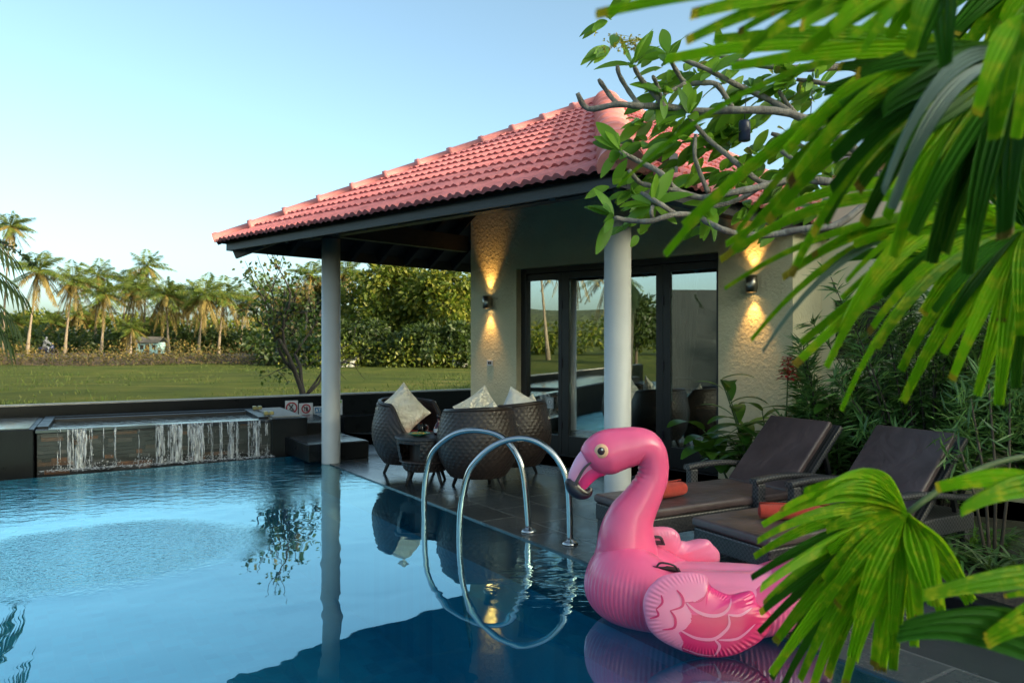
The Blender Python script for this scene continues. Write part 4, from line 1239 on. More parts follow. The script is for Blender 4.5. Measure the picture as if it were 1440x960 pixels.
# ------------------------------------------------------------------ flamingo float
from mathutils.bvhtree import BVHTree
FC = V((1.045, 4.07, 0)); FX = V((.985,-.17,0)).normalized(); FY = V((-FX.y, FX.x, 0))
fl = thing('flamingo_float', FC, 'big pink inflatable flamingo with curved neck and black beak tip, at the pool edge', 'pool float')
def body():
    mb = MB(); P = []; nt_, nphi = 900, 44
    for i in range(nt_):
        th = 2*math.pi*i/nt_
        cx, sy = math.cos(th), math.sin(th)      # cx = -1 is the chest
        a_, b_ = .455, .165
        chest = smooth((-cx+.1)/1.0); tail = smooth((cx-.25)/.75)
        r = .128 + .075*chest + .030*tail
        c = FC + FX*(a_*math.copysign(abs(cx)**.9, cx)) + FY*(b_*math.copysign(abs(sy)**.85, sy))
        out = (FX*(cx/a_*.28) + FY*(sy/b_*.28)).normalized()
        zc = r*.98 - .012 + .05*tail
        row = []
        for k in range(nphi):
            ph = 2*math.pi*k/nphi
            pk = .0042*math.sin(110*th)*(.6+.4*chest)*math.exp(-(((ph+math.pi)%(2*math.pi)-math.pi+.25)/.55)**2)
            sq = .95 if math.sin(ph) < 0 else 1.0
            rr = r + pk
            row.append(c + out*(rr*math.cos(ph)) + V((0,0,zc + rr*math.sin(ph)*sq*(1+.12*chest*(math.sin(ph)>0)) )))
        P.append(row)
    P.append(P[0])
    mb.grid(P, wrap=True)
    o = mb.build('body', M['pink'], fl)
    return BVHTree.FromPolygons([tuple(v_) for v_ in mb.v], mb.f)
bvh = body()
# padded seat between the tubes
P = []
for i in range(30):
    u = i/29*2-1; row = []
    for j in range(30):
        w_ = j/29*2-1
        # square to disc
        x, y = u*math.sqrt(1-w_*w_/2), w_*math.sqrt(1-u*u/2)
        q = min(1, math.hypot(x,y))
        z = .205 + .075*(1-q**4) + .020*abs(math.sin(y*4.4)) + .02*smooth(x)
        row.append(FC + FX*(x*.47+.02) + FY*y*.25 + V((0,0,z)))
    P.append(row)
mb = MB(); mb.grid(P); mb.build('seat', M['pale_pink'], fl)

# neck and head: one tube in the upright plane of the float
NY = 4.17
def px(px_, py_, y=NY): return D(px_, py_, y)
path = [(884,815,58),(881,790,48),(881,772,43),(881,757,40),(883,742,37),(888,726,33),(896,712,29),(904,699,26),(911,686,23.5),(917,673,21.8),(919,660,21.2),(918,647,21.8),(914,636,23),(905,628,25),(893,627,27),(880,629,28.5),(866,632,30.5),(853,636,31.5),(842,641,29),(834,646,25),(829,650,19),(826.5,652,10),(826,652.5,1)]
def catmull(P_, k):
    out = []
    for i in range(len(P_)-1):
        a, b, c, d = (np.array(P_[j], float) for j in (max(i-1,0), i, i+1, min(i+2,len(P_)-1)))
        for q in range(k):
            u = q/k; out.append(.5*((2*b)+(c-a)*u+(2*a-5*b+4*c-d)*u*u+(3*b-a-3*c+d)*u**3))
    out.append(np.array(P_[-1], float)); return out
pp = catmull(path, 9)
mb = MB(); rows = []; nphi = 56; s_acc = 0
for i, (x, y, r) in enumerate(pp):
    a, b = pp[max(i-1,0)], pp[min(i+1,len(pp)-1)]
    tx, ty = b[0]-a[0], b[1]-a[1]; l = math.hypot(tx,ty) or 1; tx, ty = tx/l, ty/l
    nx, ny = -ty, tx          # left normal in the picture plane
    if i: s_acc += math.hypot(x-pp[i-1][0], y-pp[i-1][1])
    # outer side of the bend is towards -normal or normal; wrinkle the inner side
    row = []; c = px(x, y); rw = r*NY/F
    bend = 1 if 4*9 < i < 14*9 else 0
    for k in range(nphi):
        ph = 2*math.pi*k/nphi
        outer = math.exp(-(((ph-math.pi+math.pi)%(2*math.pi)-math.pi)/.22)**2)
        inner = math.exp(-(((ph)%(2*math.pi)-math.pi)/.75)**2)
        d = .020*math.sin(s_acc*.95)*(outer*(smooth((s_acc-150)/60)*.8+.15))
        d2 = .035*bend*math.sin(s_acc*.62 + 1.5*math.sin(ph*2))*inner*smooth((s_acc-120)/30)*(1-smooth((s_acc-225)/30))
        rr = rw*(1 + d + d2)
        row.append(c + V((nx*rr*math.cos(ph), rr*math.sin(ph)*.96, -ny*rr*math.cos(ph))))
    rows.append(row)
mb.grid(rows, wrap=True)
nk = mb.build('neck_and_head', M['pink'], fl)
nb = BVHTree.FromPolygons([tuple(v_) for v_ in mb.v], mb.f)
def tubepx(pts, name, mat, parent, y=NY, n=24, flat=.8, k=6):
    mb = MB(); rows = []; p2 = catmull(pts, k)
    for i, q in enumerate(p2):
        a, b = p2[max(i-1,0)], p2[min(i+1,len(p2)-1)]
        tx, ty = b[0]-a[0], b[1]-a[1]; l = math.hypot(tx,ty) or 1; tx, ty = tx/l, ty/l
        nx, ny = -ty, tx; c = px(q[0], q[1], y); r = max(q[2],.2)*y/F
        rows.append([c + V((nx*r*math.cos(f), r*flat*math.sin(f), -ny*r*math.cos(f))) for f in np.linspace(0,2*math.pi,n,endpoint=False)])
    mb.grid(rows, wrap=True); mb.add(rows[0], [tuple(range(n))]); mb.add(rows[-1], [tuple(range(n-1,-1,-1))])
    return mb.build(name, mat, parent)
bk = tubepx([(842,640,22),(832,645,19.5),(822,653,16),(813,664,12.5),(807,674,9.5),(804,681,6)], 'beak', M['beak_pink'], fl)
tubepx([(846,655,14),(836,660,13),(827,669,11),(820,680,8.5),(817,686,6)], 'lower_beak', M['mid_pink'], bk, NY-.008)
tubepx([(803,672,6),(803.5,678,9.5),(808,686,11),(816,692,10),(824,693.5,7.5),(829,690,5),(830,685,2)], 'beak_tip', M['beak_black'], bk, NY-.004)
tubepx([(836,647,.6),(827,653,1.6),(819,662,2.0),(812,675,2.4),(809,682,3)], 'mouth_line', M['beak_black'], bk, NY-.078, flat=.6)
# eye
def on_neck(px_, py_, tree=None):
    d = (D(px_, py_, 4) - V((0,0,CAMH))).normalized()
    h = (tree or nb).ray_cast(V((0,0,CAMH)), d)
    return h[0], h[1]
eye = None
for nm, r, mat, dd in (('eye', 10, M['eye_cream'], .003), ('iris', 5.4, M['eye_dark'], .006), ('painted_glint', 1.5, M['white_plastic'], .009)):
    ex, ey = (845.5,634) if nm != 'painted_glint' else (847,632)  # small white dot painted in as the highlight of the eye
    c, n_ = on_neck(ex, ey); n_ = V(n_)
    ux = V((1,0,0)); ux = (ux - n_*ux.dot(n_)).normalized(); uz = n_.cross(ux)
    rr = r*NY/F
    P = [[c + (ux*math.cos(a)+uz*math.sin(a))*rr*f + n_*(dd - .006*f*f*(r/10)) for a in np.linspace(0,2*math.pi,32,endpoint=False)] for f in (1.0,.97,.6,.02)]
    P[0] = [q - n_*.006 for q in P[0]]
    mb = MB(); mb.grid(P, wrap=True); o = mb.build(nm, mat, fl if eye is None else eye)
    if eye is None: eye = o

# wings: inflated panels with printed feathers
def inflated(outl, plane, nrm, T, nr=64, na=420, cen=None, pucker=70):
    """outl: picture outline; plane(px,py) -> point; returns (surface function, rows front/back)"""
    o = np.array(outl, float); n = len(o)
    pts = np.array(catmull([tuple(q) for q in outl] + [tuple(outl[0])], 8)[:-1])
    c = np.array(cen) if cen is not None else o.mean(0)
    ang = np.arctan2(pts[:,1]-c[1], pts[:,0]-c[0]); rad = np.hypot(pts[:,0]-c[0], pts[:,1]-c[1])
    srt = np.argsort(ang); ang, rad = ang[srt], rad[srt]
    def rr(a): return np.interp(a, np.concatenate([ang-2*math.pi, ang, ang+2*math.pi]), np.tile(rad,3))
    def surf(x, y, side=1, extra=0.0):
        a = math.atan2(y-c[1], x-c[0]); f = min(1, math.hypot(x-c[0], y-c[1])/rr(a))
        t = T*math.sqrt(max(0,1-f**3)) * (1 + .06*math.sin(a*pucker)*smooth((f-.72)/.2)*(1-smooth((f-.97)/.03)))
        return plane(x, y) + nrm*(side*t + extra)
    fs = [math.sin(i/(nr-1)*math.pi/2) for i in range(nr)]
    aa = np.linspace(-math.pi, math.pi, na, endpoint=False)
    def rows(side):
        return [[surf(c[0]+rr(a)*max(f,.005)*math.cos(a), c[1]+rr(a)*max(f,.005)*math.sin(a), side) for a in aa] for f in fs]
    cents = [[(c[0]+rr(a)*f*math.cos(a), c[1]+rr(a)*f*math.sin(a)) for a in aa] for f in fs]
    return surf, rows, cents
KW, YB = .22, 3.63
def plane1(x, y):
    yy = (YB + CAMH*KW)/(1 + KW*(y-YH)/F); return D(x, y, yy)
z_ = lambda u, v_: (880+u/4.235, 720+v_/4.235)
outl = [z_(*q) for q in [(135,450),(108,510),(105,580),(130,680),(175,735),(230,775),(350,830),(480,862),(620,855),(720,815),(800,765),(850,705),(872,640),(850,590),(780,540),(765,485),(740,466),(700,472),(620,488),(545,462),(495,425),(482,384),(440,360),(360,353),(280,362),(200,388)]]
nrm1 = V((0,-1,-KW)).normalized(); nrm1 = V((0,-1, KW)).normalized()
surf, rows, cents = inflated(outl, plane1, nrm1, .062, cen=z_(440,610))
def in_poly(p, poly):
    x, y = p; c_ = False; n = len(poly)
    for i in range(n):
        x1, y1 = poly[i]; x2, y2 = poly[i-1]
        if (y1 > y) != (y2 > y) and x < (x2-x1)*(y-y1)/(y2-y1)+x1: c_ = not c_
    return c_
hot = [z_(*q) for q in [(490,400),(540,455),(620,470),(700,455),(790,470),(920,620),(870,720),(800,790),(720,840),(620,880),(480,890),(350,850),(325,800),(330,760),(300,705),(340,680),(372,640),(372,590),(335,528),(400,520),(450,490),(470,450)]]
low = [z_(*q) for q in [(340,600),(430,600),(520,612),(590,600),(660,605),(735,565),(800,540),(920,600),(870,720),(800,790),(720,840),(620,880),(480,890),(350,850),(300,760)]]
low2 = [z_(*q) for q in [(310,690),(400,740),(500,745),(540,750),(650,738),(750,660),(830,600),(920,620),(870,720),(800,790),(720,840),(620,880),(480,890),(350,850),(300,760)]]
mb = MB(); fr_ = rows(1); na = len(fr_[0])
vs_ = [q for r in fr_ for q in r]; mb.v.extend([tuple(q) for q in vs_])
for i in range(len(fr_)-1):
    for k in range(na):
        cpt = cents[i][k]; cq = cents[i+1][(k+1)%na]; cpt = ((cpt[0]+cq[0])/2, (cpt[1]+cq[1])/2)
        mi = 0
        if in_poly(cpt, hot): mi = 1
        if mi and (in_poly(cpt, low)): mi = 2
        mb.f.append((i*na+k, i*na+(k+1)%na, (i+1)*na+(k+1)%na, (i+1)*na+k)[::-1]); mb.mi.append(mi); mb.sm.append(True)
bkr = rows(-1); mb.grid(bkr, 0, wrap=True)
wing = mb.build('wing', [M['pale_pink'], M['mid_pink'], M['hot_pink']], fl)
wing['label'] = 'near wing printed with pale and hot pink feathers'
def stripe(pts, w, name, mat, parent, surf=surf):
    p2 = catmull([z_(*q) for q in pts], 8); mb = MB(); P = []
    for i, q in enumerate(p2):
        a, b = p2[max(i-1,0)], p2[min(i+1,len(p2)-1)]
        tx, ty = b[0]-a[0], b[1]-a[1]; l = math.hypot(tx,ty) or 1
        f = i/(len(p2)-1); hw = w/4.235/2*max(.08, math.sin(math.pi*min(1,f*.9+.07))**.7)
        nx, ny = -ty/l*hw, tx/l*hw
        P.append([surf(q[0]+nx*e, q[1]+ny*e, 1, .0022) for e in (-1,0,1)])
    mb.grid(P); return mb, P
def stripes(lst, name, mat):
    mb = MB()
    for pts, w in lst:
        _, P = stripe(pts, w, name, mat, wing); mb.grid(P)
    return mb.build(name, mat, wing)
stripes([([(345,528),(400,575),(470,602),(540,600),(590,565),(612,505)],20),([(588,598),(660,602),(735,560)],16),([(310,690),(400,735),(500,742),(565,700),(595,655),(590,598)],20),([(535,747),(650,738),(752,655)],16),([(512,747),(540,780),(535,815),(515,850)],18),([(330,800),(430,838),(510,845)],10)], 'pale_feather_lines', M['pale_pink'])
stripes([([(290,455),(322,500),(318,550),(250,575)],16),([(250,575),(278,620),(272,675),(205,690)],16),([(200,485),(205,530),(170,568)],13),([(170,568),(182,605),(135,627)],13),([(335,525),(420,522),(462,480),(470,440)],6)], 'dark_feather_lines', M['hot_pink'])
outl2 = [(903,800),(899,775),(903,755),(912,744),(928,741),(945,743),(955,751),(959,761),(975,763),(994,759),(1002,765),(1012,778),(1008,795),(985,803),(940,806)]
def plane2(x, y):
    kw = -.35; yy = (4.46 + CAMH*kw)/(1 + kw*(y-YH)/F); return D(x, y, yy)
surf2, rows2, _ = inflated(outl2, plane2, V((0,-1,-.35)).normalized(), .055, nr=20, na=160, cen=(940,778), pucker=46)
mb = MB(); mb.grid([r[::-1] for r in rows2(1)], wrap=True); mb.grid(rows2(-1), wrap=True)
w2 = mb.build('wing', M['pale_pink'], fl); w2['label'] = 'far wing showing only its rounded upper edge'
# grab handles
def catmull_v(q): return [V(a) for a in catmull([tuple(x) for x in q], 4)]
def handle(pts, y, yb):
    mb = MB(); q = [D(a, b, y) for a, b in pts]
    mb.tube(catmull_v(q), .0085, 8, flat=.6)
    a, b = q[0], q[-1]; d = (b-a); mb.hexa(a - d*.18 + V((0,.006,-.012)), d*1.36, V((0,.05,.004)), (0,0,.008))
    mb.build('handle', M['black_plastic'], fl)
handle([z_(*q) for q in [(150,182),(160,150),(205,150),(222,184)]], 4.22, 0)
handle([z_(*q) for q in [(185,322),(210,300),(285,315),(308,346)]], 3.90, 0)
# tail fan
P = []
tc = FC + FX*.55
for i in range(25):
    a = i/24*math.pi; row = []
    for k in range(24):
        b = 2*math.pi*k/24
        rad = .19*(1+.10*abs(math.cos(3*a)))
        c = tc + FY*(math.cos(a)*rad) + V((0,0,.21+math.sin(a)*.20))
        row.append(c + (FY*math.cos(a) + V((0,0,math.sin(a))))*.05*math.cos(b) + FX*.06*math.sin(b))
    P.append(row)
mb = MB(); mb.grid(P, wrap=True); mb.build('tail', M['mid_pink'], fl)
# small print on the flank
mb = MB()
for r_, (y0, n_) in enumerate([(836,7),(849,9),(853,10),(857,9),(861,10)]):
    for k in range(n_):
        x0 = 1150 + k*(5.2 if r_ == 0 else 3.6); yy = y0 - k*(1.6 if r_ == 0 else 0.8)
        c, n2 = on_neck(x0, yy, bvh)
        if c is None: continue
        n2 = V(n2); hgt = .010 if r_ == 0 else .005
        ux = V((1,0,0)); ux = (ux-n2*ux.dot(n2)).normalized(); uz = V((0,0,1)); uz = (uz-n2*uz.dot(n2)).normalized()
        mb.hexa(c + n2*.0005, ux*.003, uz*hgt, n2*.0012)
        if k % 2: mb.hexa(c + n2*.0005 + uz*hgt*.4 + ux*.003, ux*.006, uz*.0025, n2*.0012)
mb.build('small_print', M['eye_dark'], fl)
# ------------------------------------------------------------------ coconut palms
def crown_mesh(seed, nf=24, old=False, length=3.7):
    rs = np.random.default_rng(seed)
    pos, dr, nr, ln = [], [], [], []; mb = MB()
    wind = .35
    for i in range(nf):
        a = i*2.39996 + rs.normal()*.2
        e = (R(78) - R(95)*(i/nf)**.9 + rs.normal()*.10) if not old else R(-2) - R(62)*rs.random()
        Lf = length*(.8+.3*rs.random())*(.92 if old else 1)
        d0 = np.array([math.cos(a)*math.cos(e)+wind*.25, math.sin(a)*math.cos(e), math.sin(e)])
        d0 /= np.linalg.norm(d0)
        dp = .16 + .10*rs.random() + (.05 if old else 0)
        pts = []
        n = 20
        for k in range(n+1):
            s = Lf*k/n
            pts.append(d0*s + np.array([0.05*wind*s*s*.3, 0, -dp*s*s*(.55 if e > .5 else .42)/ (Lf/3.7)]))
        pts = np.array(pts)
        mb.tube([tuple(q) for q in pts[::4]], [.05,.04,.032,.022,.014,.008][:len(pts[::4])], 5)
        tw = rs.normal()*.5
        for k in range(3, n+1):
            t = pts[k]-pts[k-1]; t /= np.linalg.norm(t)
            sd_ = np.cross(t, [0,0,1.0]); sd_ /= max(np.linalg.norm(sd_),1e-6); up = np.cross(sd_, t)
            f = k/n; l = (.95*math.sin(math.pi*min(1,f*.80+.16))**.7 + .1)*length/3.7*(.8 if old else 1)
            for sg in (1,-1):
                for sub in (0,.5):
                    if rs.random() < .10: continue
                    dd = sd_*sg*(.85 if not old else .45) + t*.55 - up*.05 - np.array([0,0,.34+.25*rs.random()]) + up*tw*.15*sg
                    pos.append(pts[k] - t*sub*Lf/n); dr.append(dd); nr.append(up+rs.normal(size=3)*.2); ln.append(l*(.85+.3*rs.random()))
    co, q = leaf_cloud(pos, dr, nr, np.array(ln), .07 if not old else .065, .1)
    return co, q, mb
CROWN = []; OLDC = []
for k in range(4):
    co, q, mb = crown_mesh(30+k, 22 - k)
    o = np_mesh('crown', np.concatenate([co, np.array(mb.v)]), list(q) + [[i+len(co) for i in f] for f in mb.f if len(f)==4], M['palm_leaf'], off=(0,0,0)); CROWN.append(o.data); bpy.data.objects.remove(o)
    co, q, mb = crown_mesh(60+k, 13, True)
    o = np_mesh('old_fronds', np.concatenate([co, np.array(mb.v)]), list(q) + [[i+len(co) for i in f] for f in mb.f if len(f)==4], M['palm_gold'], off=(0,0,0)); OLDC.append(o.data); bpy.data.objects.remove(o)
nutm = simple('coconut_husk', (.16,.13,.03), .6, .3, 3)
nb_ = MB()
for _ in range(9):
    a = rng.random()*6.28; nb_.lathe([(.001,-.14),(.09,-.08),(.11,.02),(.06,.12),(.001,.15)], (.28*math.cos(a), .28*math.sin(a), -.25-.25*rng.random()), 8)
o = nb_.build('coconuts', nutm); NUTS = o.data; bpy.data.objects.remove(o)
def palm_at(base, top, k, sc, label, group='coconut palms beyond the meadow', rz=0):
    t = thing('coconut_palm', base, label, 'palm tree', group)
    b, p = V(base), V(top); h = (p-b).length
    mid = (b+p)/2 + V(((p.x-b.x)*-.18, 0, 0))
    pts, rad = [], []
    for i in range(13):
        u = i/12; q = b*(1-u)**2 + mid*2*u*(1-u) + p*u*u; pts.append(q); rad.append((.16*(1-u)**3 + .085 + .012*math.sin(i*2.6))*(.8+.2*sc))
    mb = MB(); mb.tube(pts, rad, 9); mb.build('trunk', M['palm_bark'], t)
    for nm, data, s_ in (('crown', CROWN[k%4], sc), ('old_fronds', OLDC[k%4], sc), ('coconuts', NUTS, sc)):
        o = bpy.data.objects.new(nm, data); COL.objects.link(o); o.parent = t; o.location = p-b; o.rotation_euler = (0,0,rz); o.scale = (s_,)*3
    return t
palms = [ # top px, base px, depth, crown scale, label
 (15,318,3,500,92,.80,'tallest coconut palm at the left edge, its crown high above the others'),
 (55,380,38,500,88,1.0,'leaning coconut palm with heavy golden skirt, second from the left edge'),
 (103,394,91,500,92,.95,'coconut palm with a thin leaning trunk just right of the golden skirted one'),
 (138,388,134,500,100,.85,'upright coconut palm between two leaning palms, dark crown against the sky'),
 (147,414,142,500,90,.82,'shorter coconut palm with straight pale trunk and low crown, left of the twin palms'),
 (178,397,171,498,102,.85,'left one of the twin coconut palms with overlapping crowns'),
 (192,406,179,498,94,.95,'right one of the twin coconut palms, leaning to the right'),
 (207,374,202,498,100,.80,'tall slim coconut palm whose small crown tops the middle of the row'),
 (233,414,237,500,90,.92,'coconut palm with a dark drooping crown just right of the tall slim one'),
 (250,420,245,500,96,.85,'coconut palm leaning right beside the dark drooping crown'),
 (287,414,279,498,88,1.0,'wide dark coconut palm with spreading low fronds, right of the blue house'),
 (316,416,307,498,92,.90,'coconut palm nearest the small bare tree on its left side'),
 (268,420,262,498,108,.80,'thin coconut palm behind, between the two wide crowns'),
 (437,388,428,480,74,.70,'golden coconut palm rising behind the small tree beside the rear column'),
 (486,382,482,480,84,.75,'coconut palm just right of the rear column, against the green trees'),
 (664,402,662,490,76,.60,'small coconut palm at the edge of the plaster wall'),
 (20,452,22,502,110,.70,'low coconut palm at far left under the tallest palm'),
 (76,452,74,502,118,.75,'low hazy coconut palm behind the golden skirted one'),
 (108,440,106,502,120,.80,'distant coconut palm right of the motorbike rider'),
 (128,446,128,502,126,.80,'distant pale coconut palm in the thicket behind the upright one'),
 (184,462,183,500,84,.55,'short young dark coconut palm left of the blue house'),
 (216,460,216,500,98,.62,'short bushy coconut palm right above the blue house'),
 (342,424,338,498,100,.85,'coconut palm half hidden by the small bare tree'),
 (372,410,368,498,96,.85,'coconut palm behind the thick of the small bare tree'),
 (402,420,398,498,104,.85,'coconut palm between the small bare tree and the rear column'),
]
for i, (tx, ty, bx, by, y, sc, lab) in enumerate(palms):
    b = D(bx, by, y); b.z = GZ + .35; p = D(tx, ty, y + rng.normal()*1.0)
    palm_at(b, p, i, sc*1.12, lab, rz=rng.random()*.8-.4)
# to the west, mirrored in the doors
west = [((-62,6.4),13.5,-1.6,'tall palm standing to the west, mirrored at the left of the doors'),((-66,1.5),12.5,1.2,'tall palm leaning south to the west, mirrored in the second door'),((-70,-1.8),11,.6,'western palm with a slim trunk, mirrored in the second door'),((-80,12),11,-.5,'western palm farther off, mirrored at the edge of the first door'),((-84,-9),10,.5,'western palm far off, mirrored behind the front column')]
for i, ((x, y), h, ln, lab) in enumerate(west):
    palm_at(V((x,y,GZ)), V((x+.6,y+ln,h)), i+1, 1.3, lab, 'coconut palms west of the pool', rz=i)

# ------------------------------------------------------------------ broadleaf trees
def clump_leaves(clumps, n, size, rs, flat=.8, out=1.0):
    c = np.array([q[:3] for q in clumps]); r = np.array([q[3] for q in clumps])
    w_ = r**2; idx = rs.choice(len(clumps), n, p=w_/w_.sum())
    d = norm(rs.normal(size=(n,3))); rad = r[idx]*(rs.random(n)**.35)
    # rough outline: shoots stick out
    rad *= 1 + .28*rs.random(n)*(rs.random(n) < .25)
    p = c[idx] + d*rad[:,None]*np.array([1,1,flat])
    dirs = d*out + rs.normal(size=(n,3))*.6 + np.array([0,0,-.25])
    nr = d + rs.normal(size=(n,3))*.5 + np.array([0,0,.5])
    L_ = size*(.6+.8*rs.random(n))
    return leaf_cloud(p, dirs, nr, L_, L_*.55, .15)
def tree(loc, h, w, seed, leaf, n, size, label, cat='tree', group='leafy trees behind the meadow', nclump=26, bark='bark', zlow=.25, name='leafy_tree'):
    rs = np.random.default_rng(seed); t = thing(name, loc, label, cat, group)
    cl = []
    for i in range(nclump):
        a = rs.random()*6.28; u = rs.random()
        z = h*(zlow + (1-zlow-.10)*u); prof = math.sin(math.pi*min(1, .22+.70*u))**.8
        q = w*.5*prof*math.sqrt(rs.random())*.85
        cl.append((loc[0]+q*math.cos(a), loc[1]+q*math.sin(a), loc[2]+z, w*(.09+.15*rs.random())))
    mb = MB(); b = V(loc)
    top = b + V((rs.normal()*w*.05, rs.normal()*w*.05, h*.62))
    mb.tube([b, b.lerp(top,.4)+V((rs.normal()*.1,0,0)), top], [h*.026, h*.020, h*.008], 8)
    for q in cl[::2]:
        s_ = b.lerp(top, .35+.5*rs.random()); e = V(q[:3]); m_ = s_.lerp(e,.5)+V((0,0,h*.03)); mb.tube([s_, m_, e], [h*.010, h*.006, h*.002], 5)
    mb.build('trunk', M[bark], t)
    co, qd = clump_leaves(cl, n, size, rs)
    np_mesh('crown', co, qd, M[leaf], t)
    return t
def T(px_, Y_, top, wpx, *a, **k):
    b = D(px_, 500, Y_); b.z = GZ; z = CAMH-(top-YH)*Y_/F
    return tree(b, z-GZ, wpx*Y_/F, *a, **k)
T(560, 66, 362, 130, 1, 'tree_leaf', 7000, .42, 'broad sunlit tree with yellow green crown, left of the biggest one', nclump=34)
T(625, 62, 366, 120, 2, 'tree_leaf', 8000, .42, 'biggest sunlit tree with rounded yellow green crown beside the plaster wall', nclump=34)
T(512, 72, 380, 90, 3, 'tree_leaf', 4500, .42, 'lighter green tree with narrow crown just right of the rear column', nclump=22)
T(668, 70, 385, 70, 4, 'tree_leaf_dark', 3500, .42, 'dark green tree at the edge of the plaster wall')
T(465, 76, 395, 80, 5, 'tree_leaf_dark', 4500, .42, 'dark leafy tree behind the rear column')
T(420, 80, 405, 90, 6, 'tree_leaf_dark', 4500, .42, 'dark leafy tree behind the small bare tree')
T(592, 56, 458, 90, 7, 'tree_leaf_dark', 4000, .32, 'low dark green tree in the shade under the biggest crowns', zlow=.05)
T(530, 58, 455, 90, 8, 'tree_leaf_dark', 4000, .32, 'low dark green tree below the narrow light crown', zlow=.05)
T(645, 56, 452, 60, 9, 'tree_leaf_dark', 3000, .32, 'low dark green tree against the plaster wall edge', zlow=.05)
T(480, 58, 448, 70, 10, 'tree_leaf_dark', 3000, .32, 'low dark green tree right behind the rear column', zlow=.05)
M['bank_leaf'] = leafmat('bank_weeds', [(.05,.06,.015),(.09,.07,.025),(.10,.06,.03),(.06,.08,.015)], .3, .7)
# far-off undergrowth and hazy wood as masses
def mass(name, label, px0, px1, Y0, Y1, ytop, ybot, n, size, leaf, seed):
    rs = np.random.default_rng(seed); cl = []
    for i in range(int((px1-px0)/5)):
        x = px0 + (px1-px0)*rs.random(); y = Y0+(Y1-Y0)*rs.random()
        b = D(x, 500, y); zt = CAMH-((ytop+(ybot-ytop)*rs.random()*.5)-YH)*y/F
        r = .7+1.0*rs.random()
        for k in range(2): cl.append((b.x+rs.normal()*.8, y, GZ + (zt-GZ)*(.35+.5*k) , r))
    co, q = clump_leaves(cl, n, size, rs); o = np_mesh(name, co, q, M[leaf], off=(0,0,0)); tag(o, label, 'bushes', kind='stuff')
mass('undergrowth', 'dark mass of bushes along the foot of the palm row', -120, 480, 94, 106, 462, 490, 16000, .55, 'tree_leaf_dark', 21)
mass('far_wood', 'pale distant wood of mixed trees behind the palm row', -200, 520, 120, 135, 438, 470, 16000, .8, 'tree_leaf', 22)
mass('scrub', 'dry golden scrub growing on the earth bank', -140, 400, 63.5, 66, 494, 505, 5000, .22, 'palm_gold', 23)
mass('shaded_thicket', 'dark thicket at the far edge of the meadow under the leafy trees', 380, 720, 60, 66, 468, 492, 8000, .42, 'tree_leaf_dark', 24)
mass('ferny_edge', 'low green growth along the meadow edge below the dark thicket', 400, 700, 54, 58, 492, 502, 4000, .25, 'tree_leaf', 25)
mass('bank_growth', 'low reddish green growth along the foot of the earth bank', -140, 420, 60.5, 62.5, 505, 513, 6000, .2, 'bank_leaf', 26)
# westward wood, mirrored
rs = np.random.default_rng(5); cl = []
for y in np.linspace(-60,50,46):
    for k in range(2): cl.append((-90+rs.normal()*4, y+rs.normal(), GZ+1.0+k*1.2+rs.random()*1.3, 1.3+1.0*rs.random()))
co, q = clump_leaves(cl, 14000, .6, rs); o = np_mesh('western_wood', co, q, M['tree_leaf'], off=(0,0,0)); tag(o, 'long green wood far to the west, mirrored in the glass doors', 'wood', kind='stuff')
tree((-46,7.6,GZ), 6.5, 4.0, 31, 'tree_leaf_dark', 3000, .3, 'slender leafy tree to the west, mirrored in the leftmost door', group='trees west of the pool', nclump=16)
tree((-52,-4,GZ), 5.5, 6, 32, 'tree_leaf_dark', 3000, .35, 'wide leafy tree to the west, mirrored in the second door', group='trees west of the pool', nclump=16)
# unseen tree row, added to keep the low sun off terrace and pool
sh = None
for i, (x, y, s_) in enumerate([(42+.51*k+dx, -20+.86*k, sc_) for k, dx, sc_ in ((-26,0,1),(-18,2,1.05),(-10,-1,.98),(-2,1,1.06),(6,0,1),(14,2,1.04),(22,1,1))]):
    lab = 'tall unseen tree added out of view to block the low sun'
    if sh is None: sh = tree((x,y,0), 18.5, 12, 41, 'tree_leaf_dark', 11000, .9, lab, group='unseen trees added to block the sun', nclump=44, zlow=.04, name='sun_block_tree')
    else: dup(sh, V((x,y,0)), i*1.3, s_, lab)

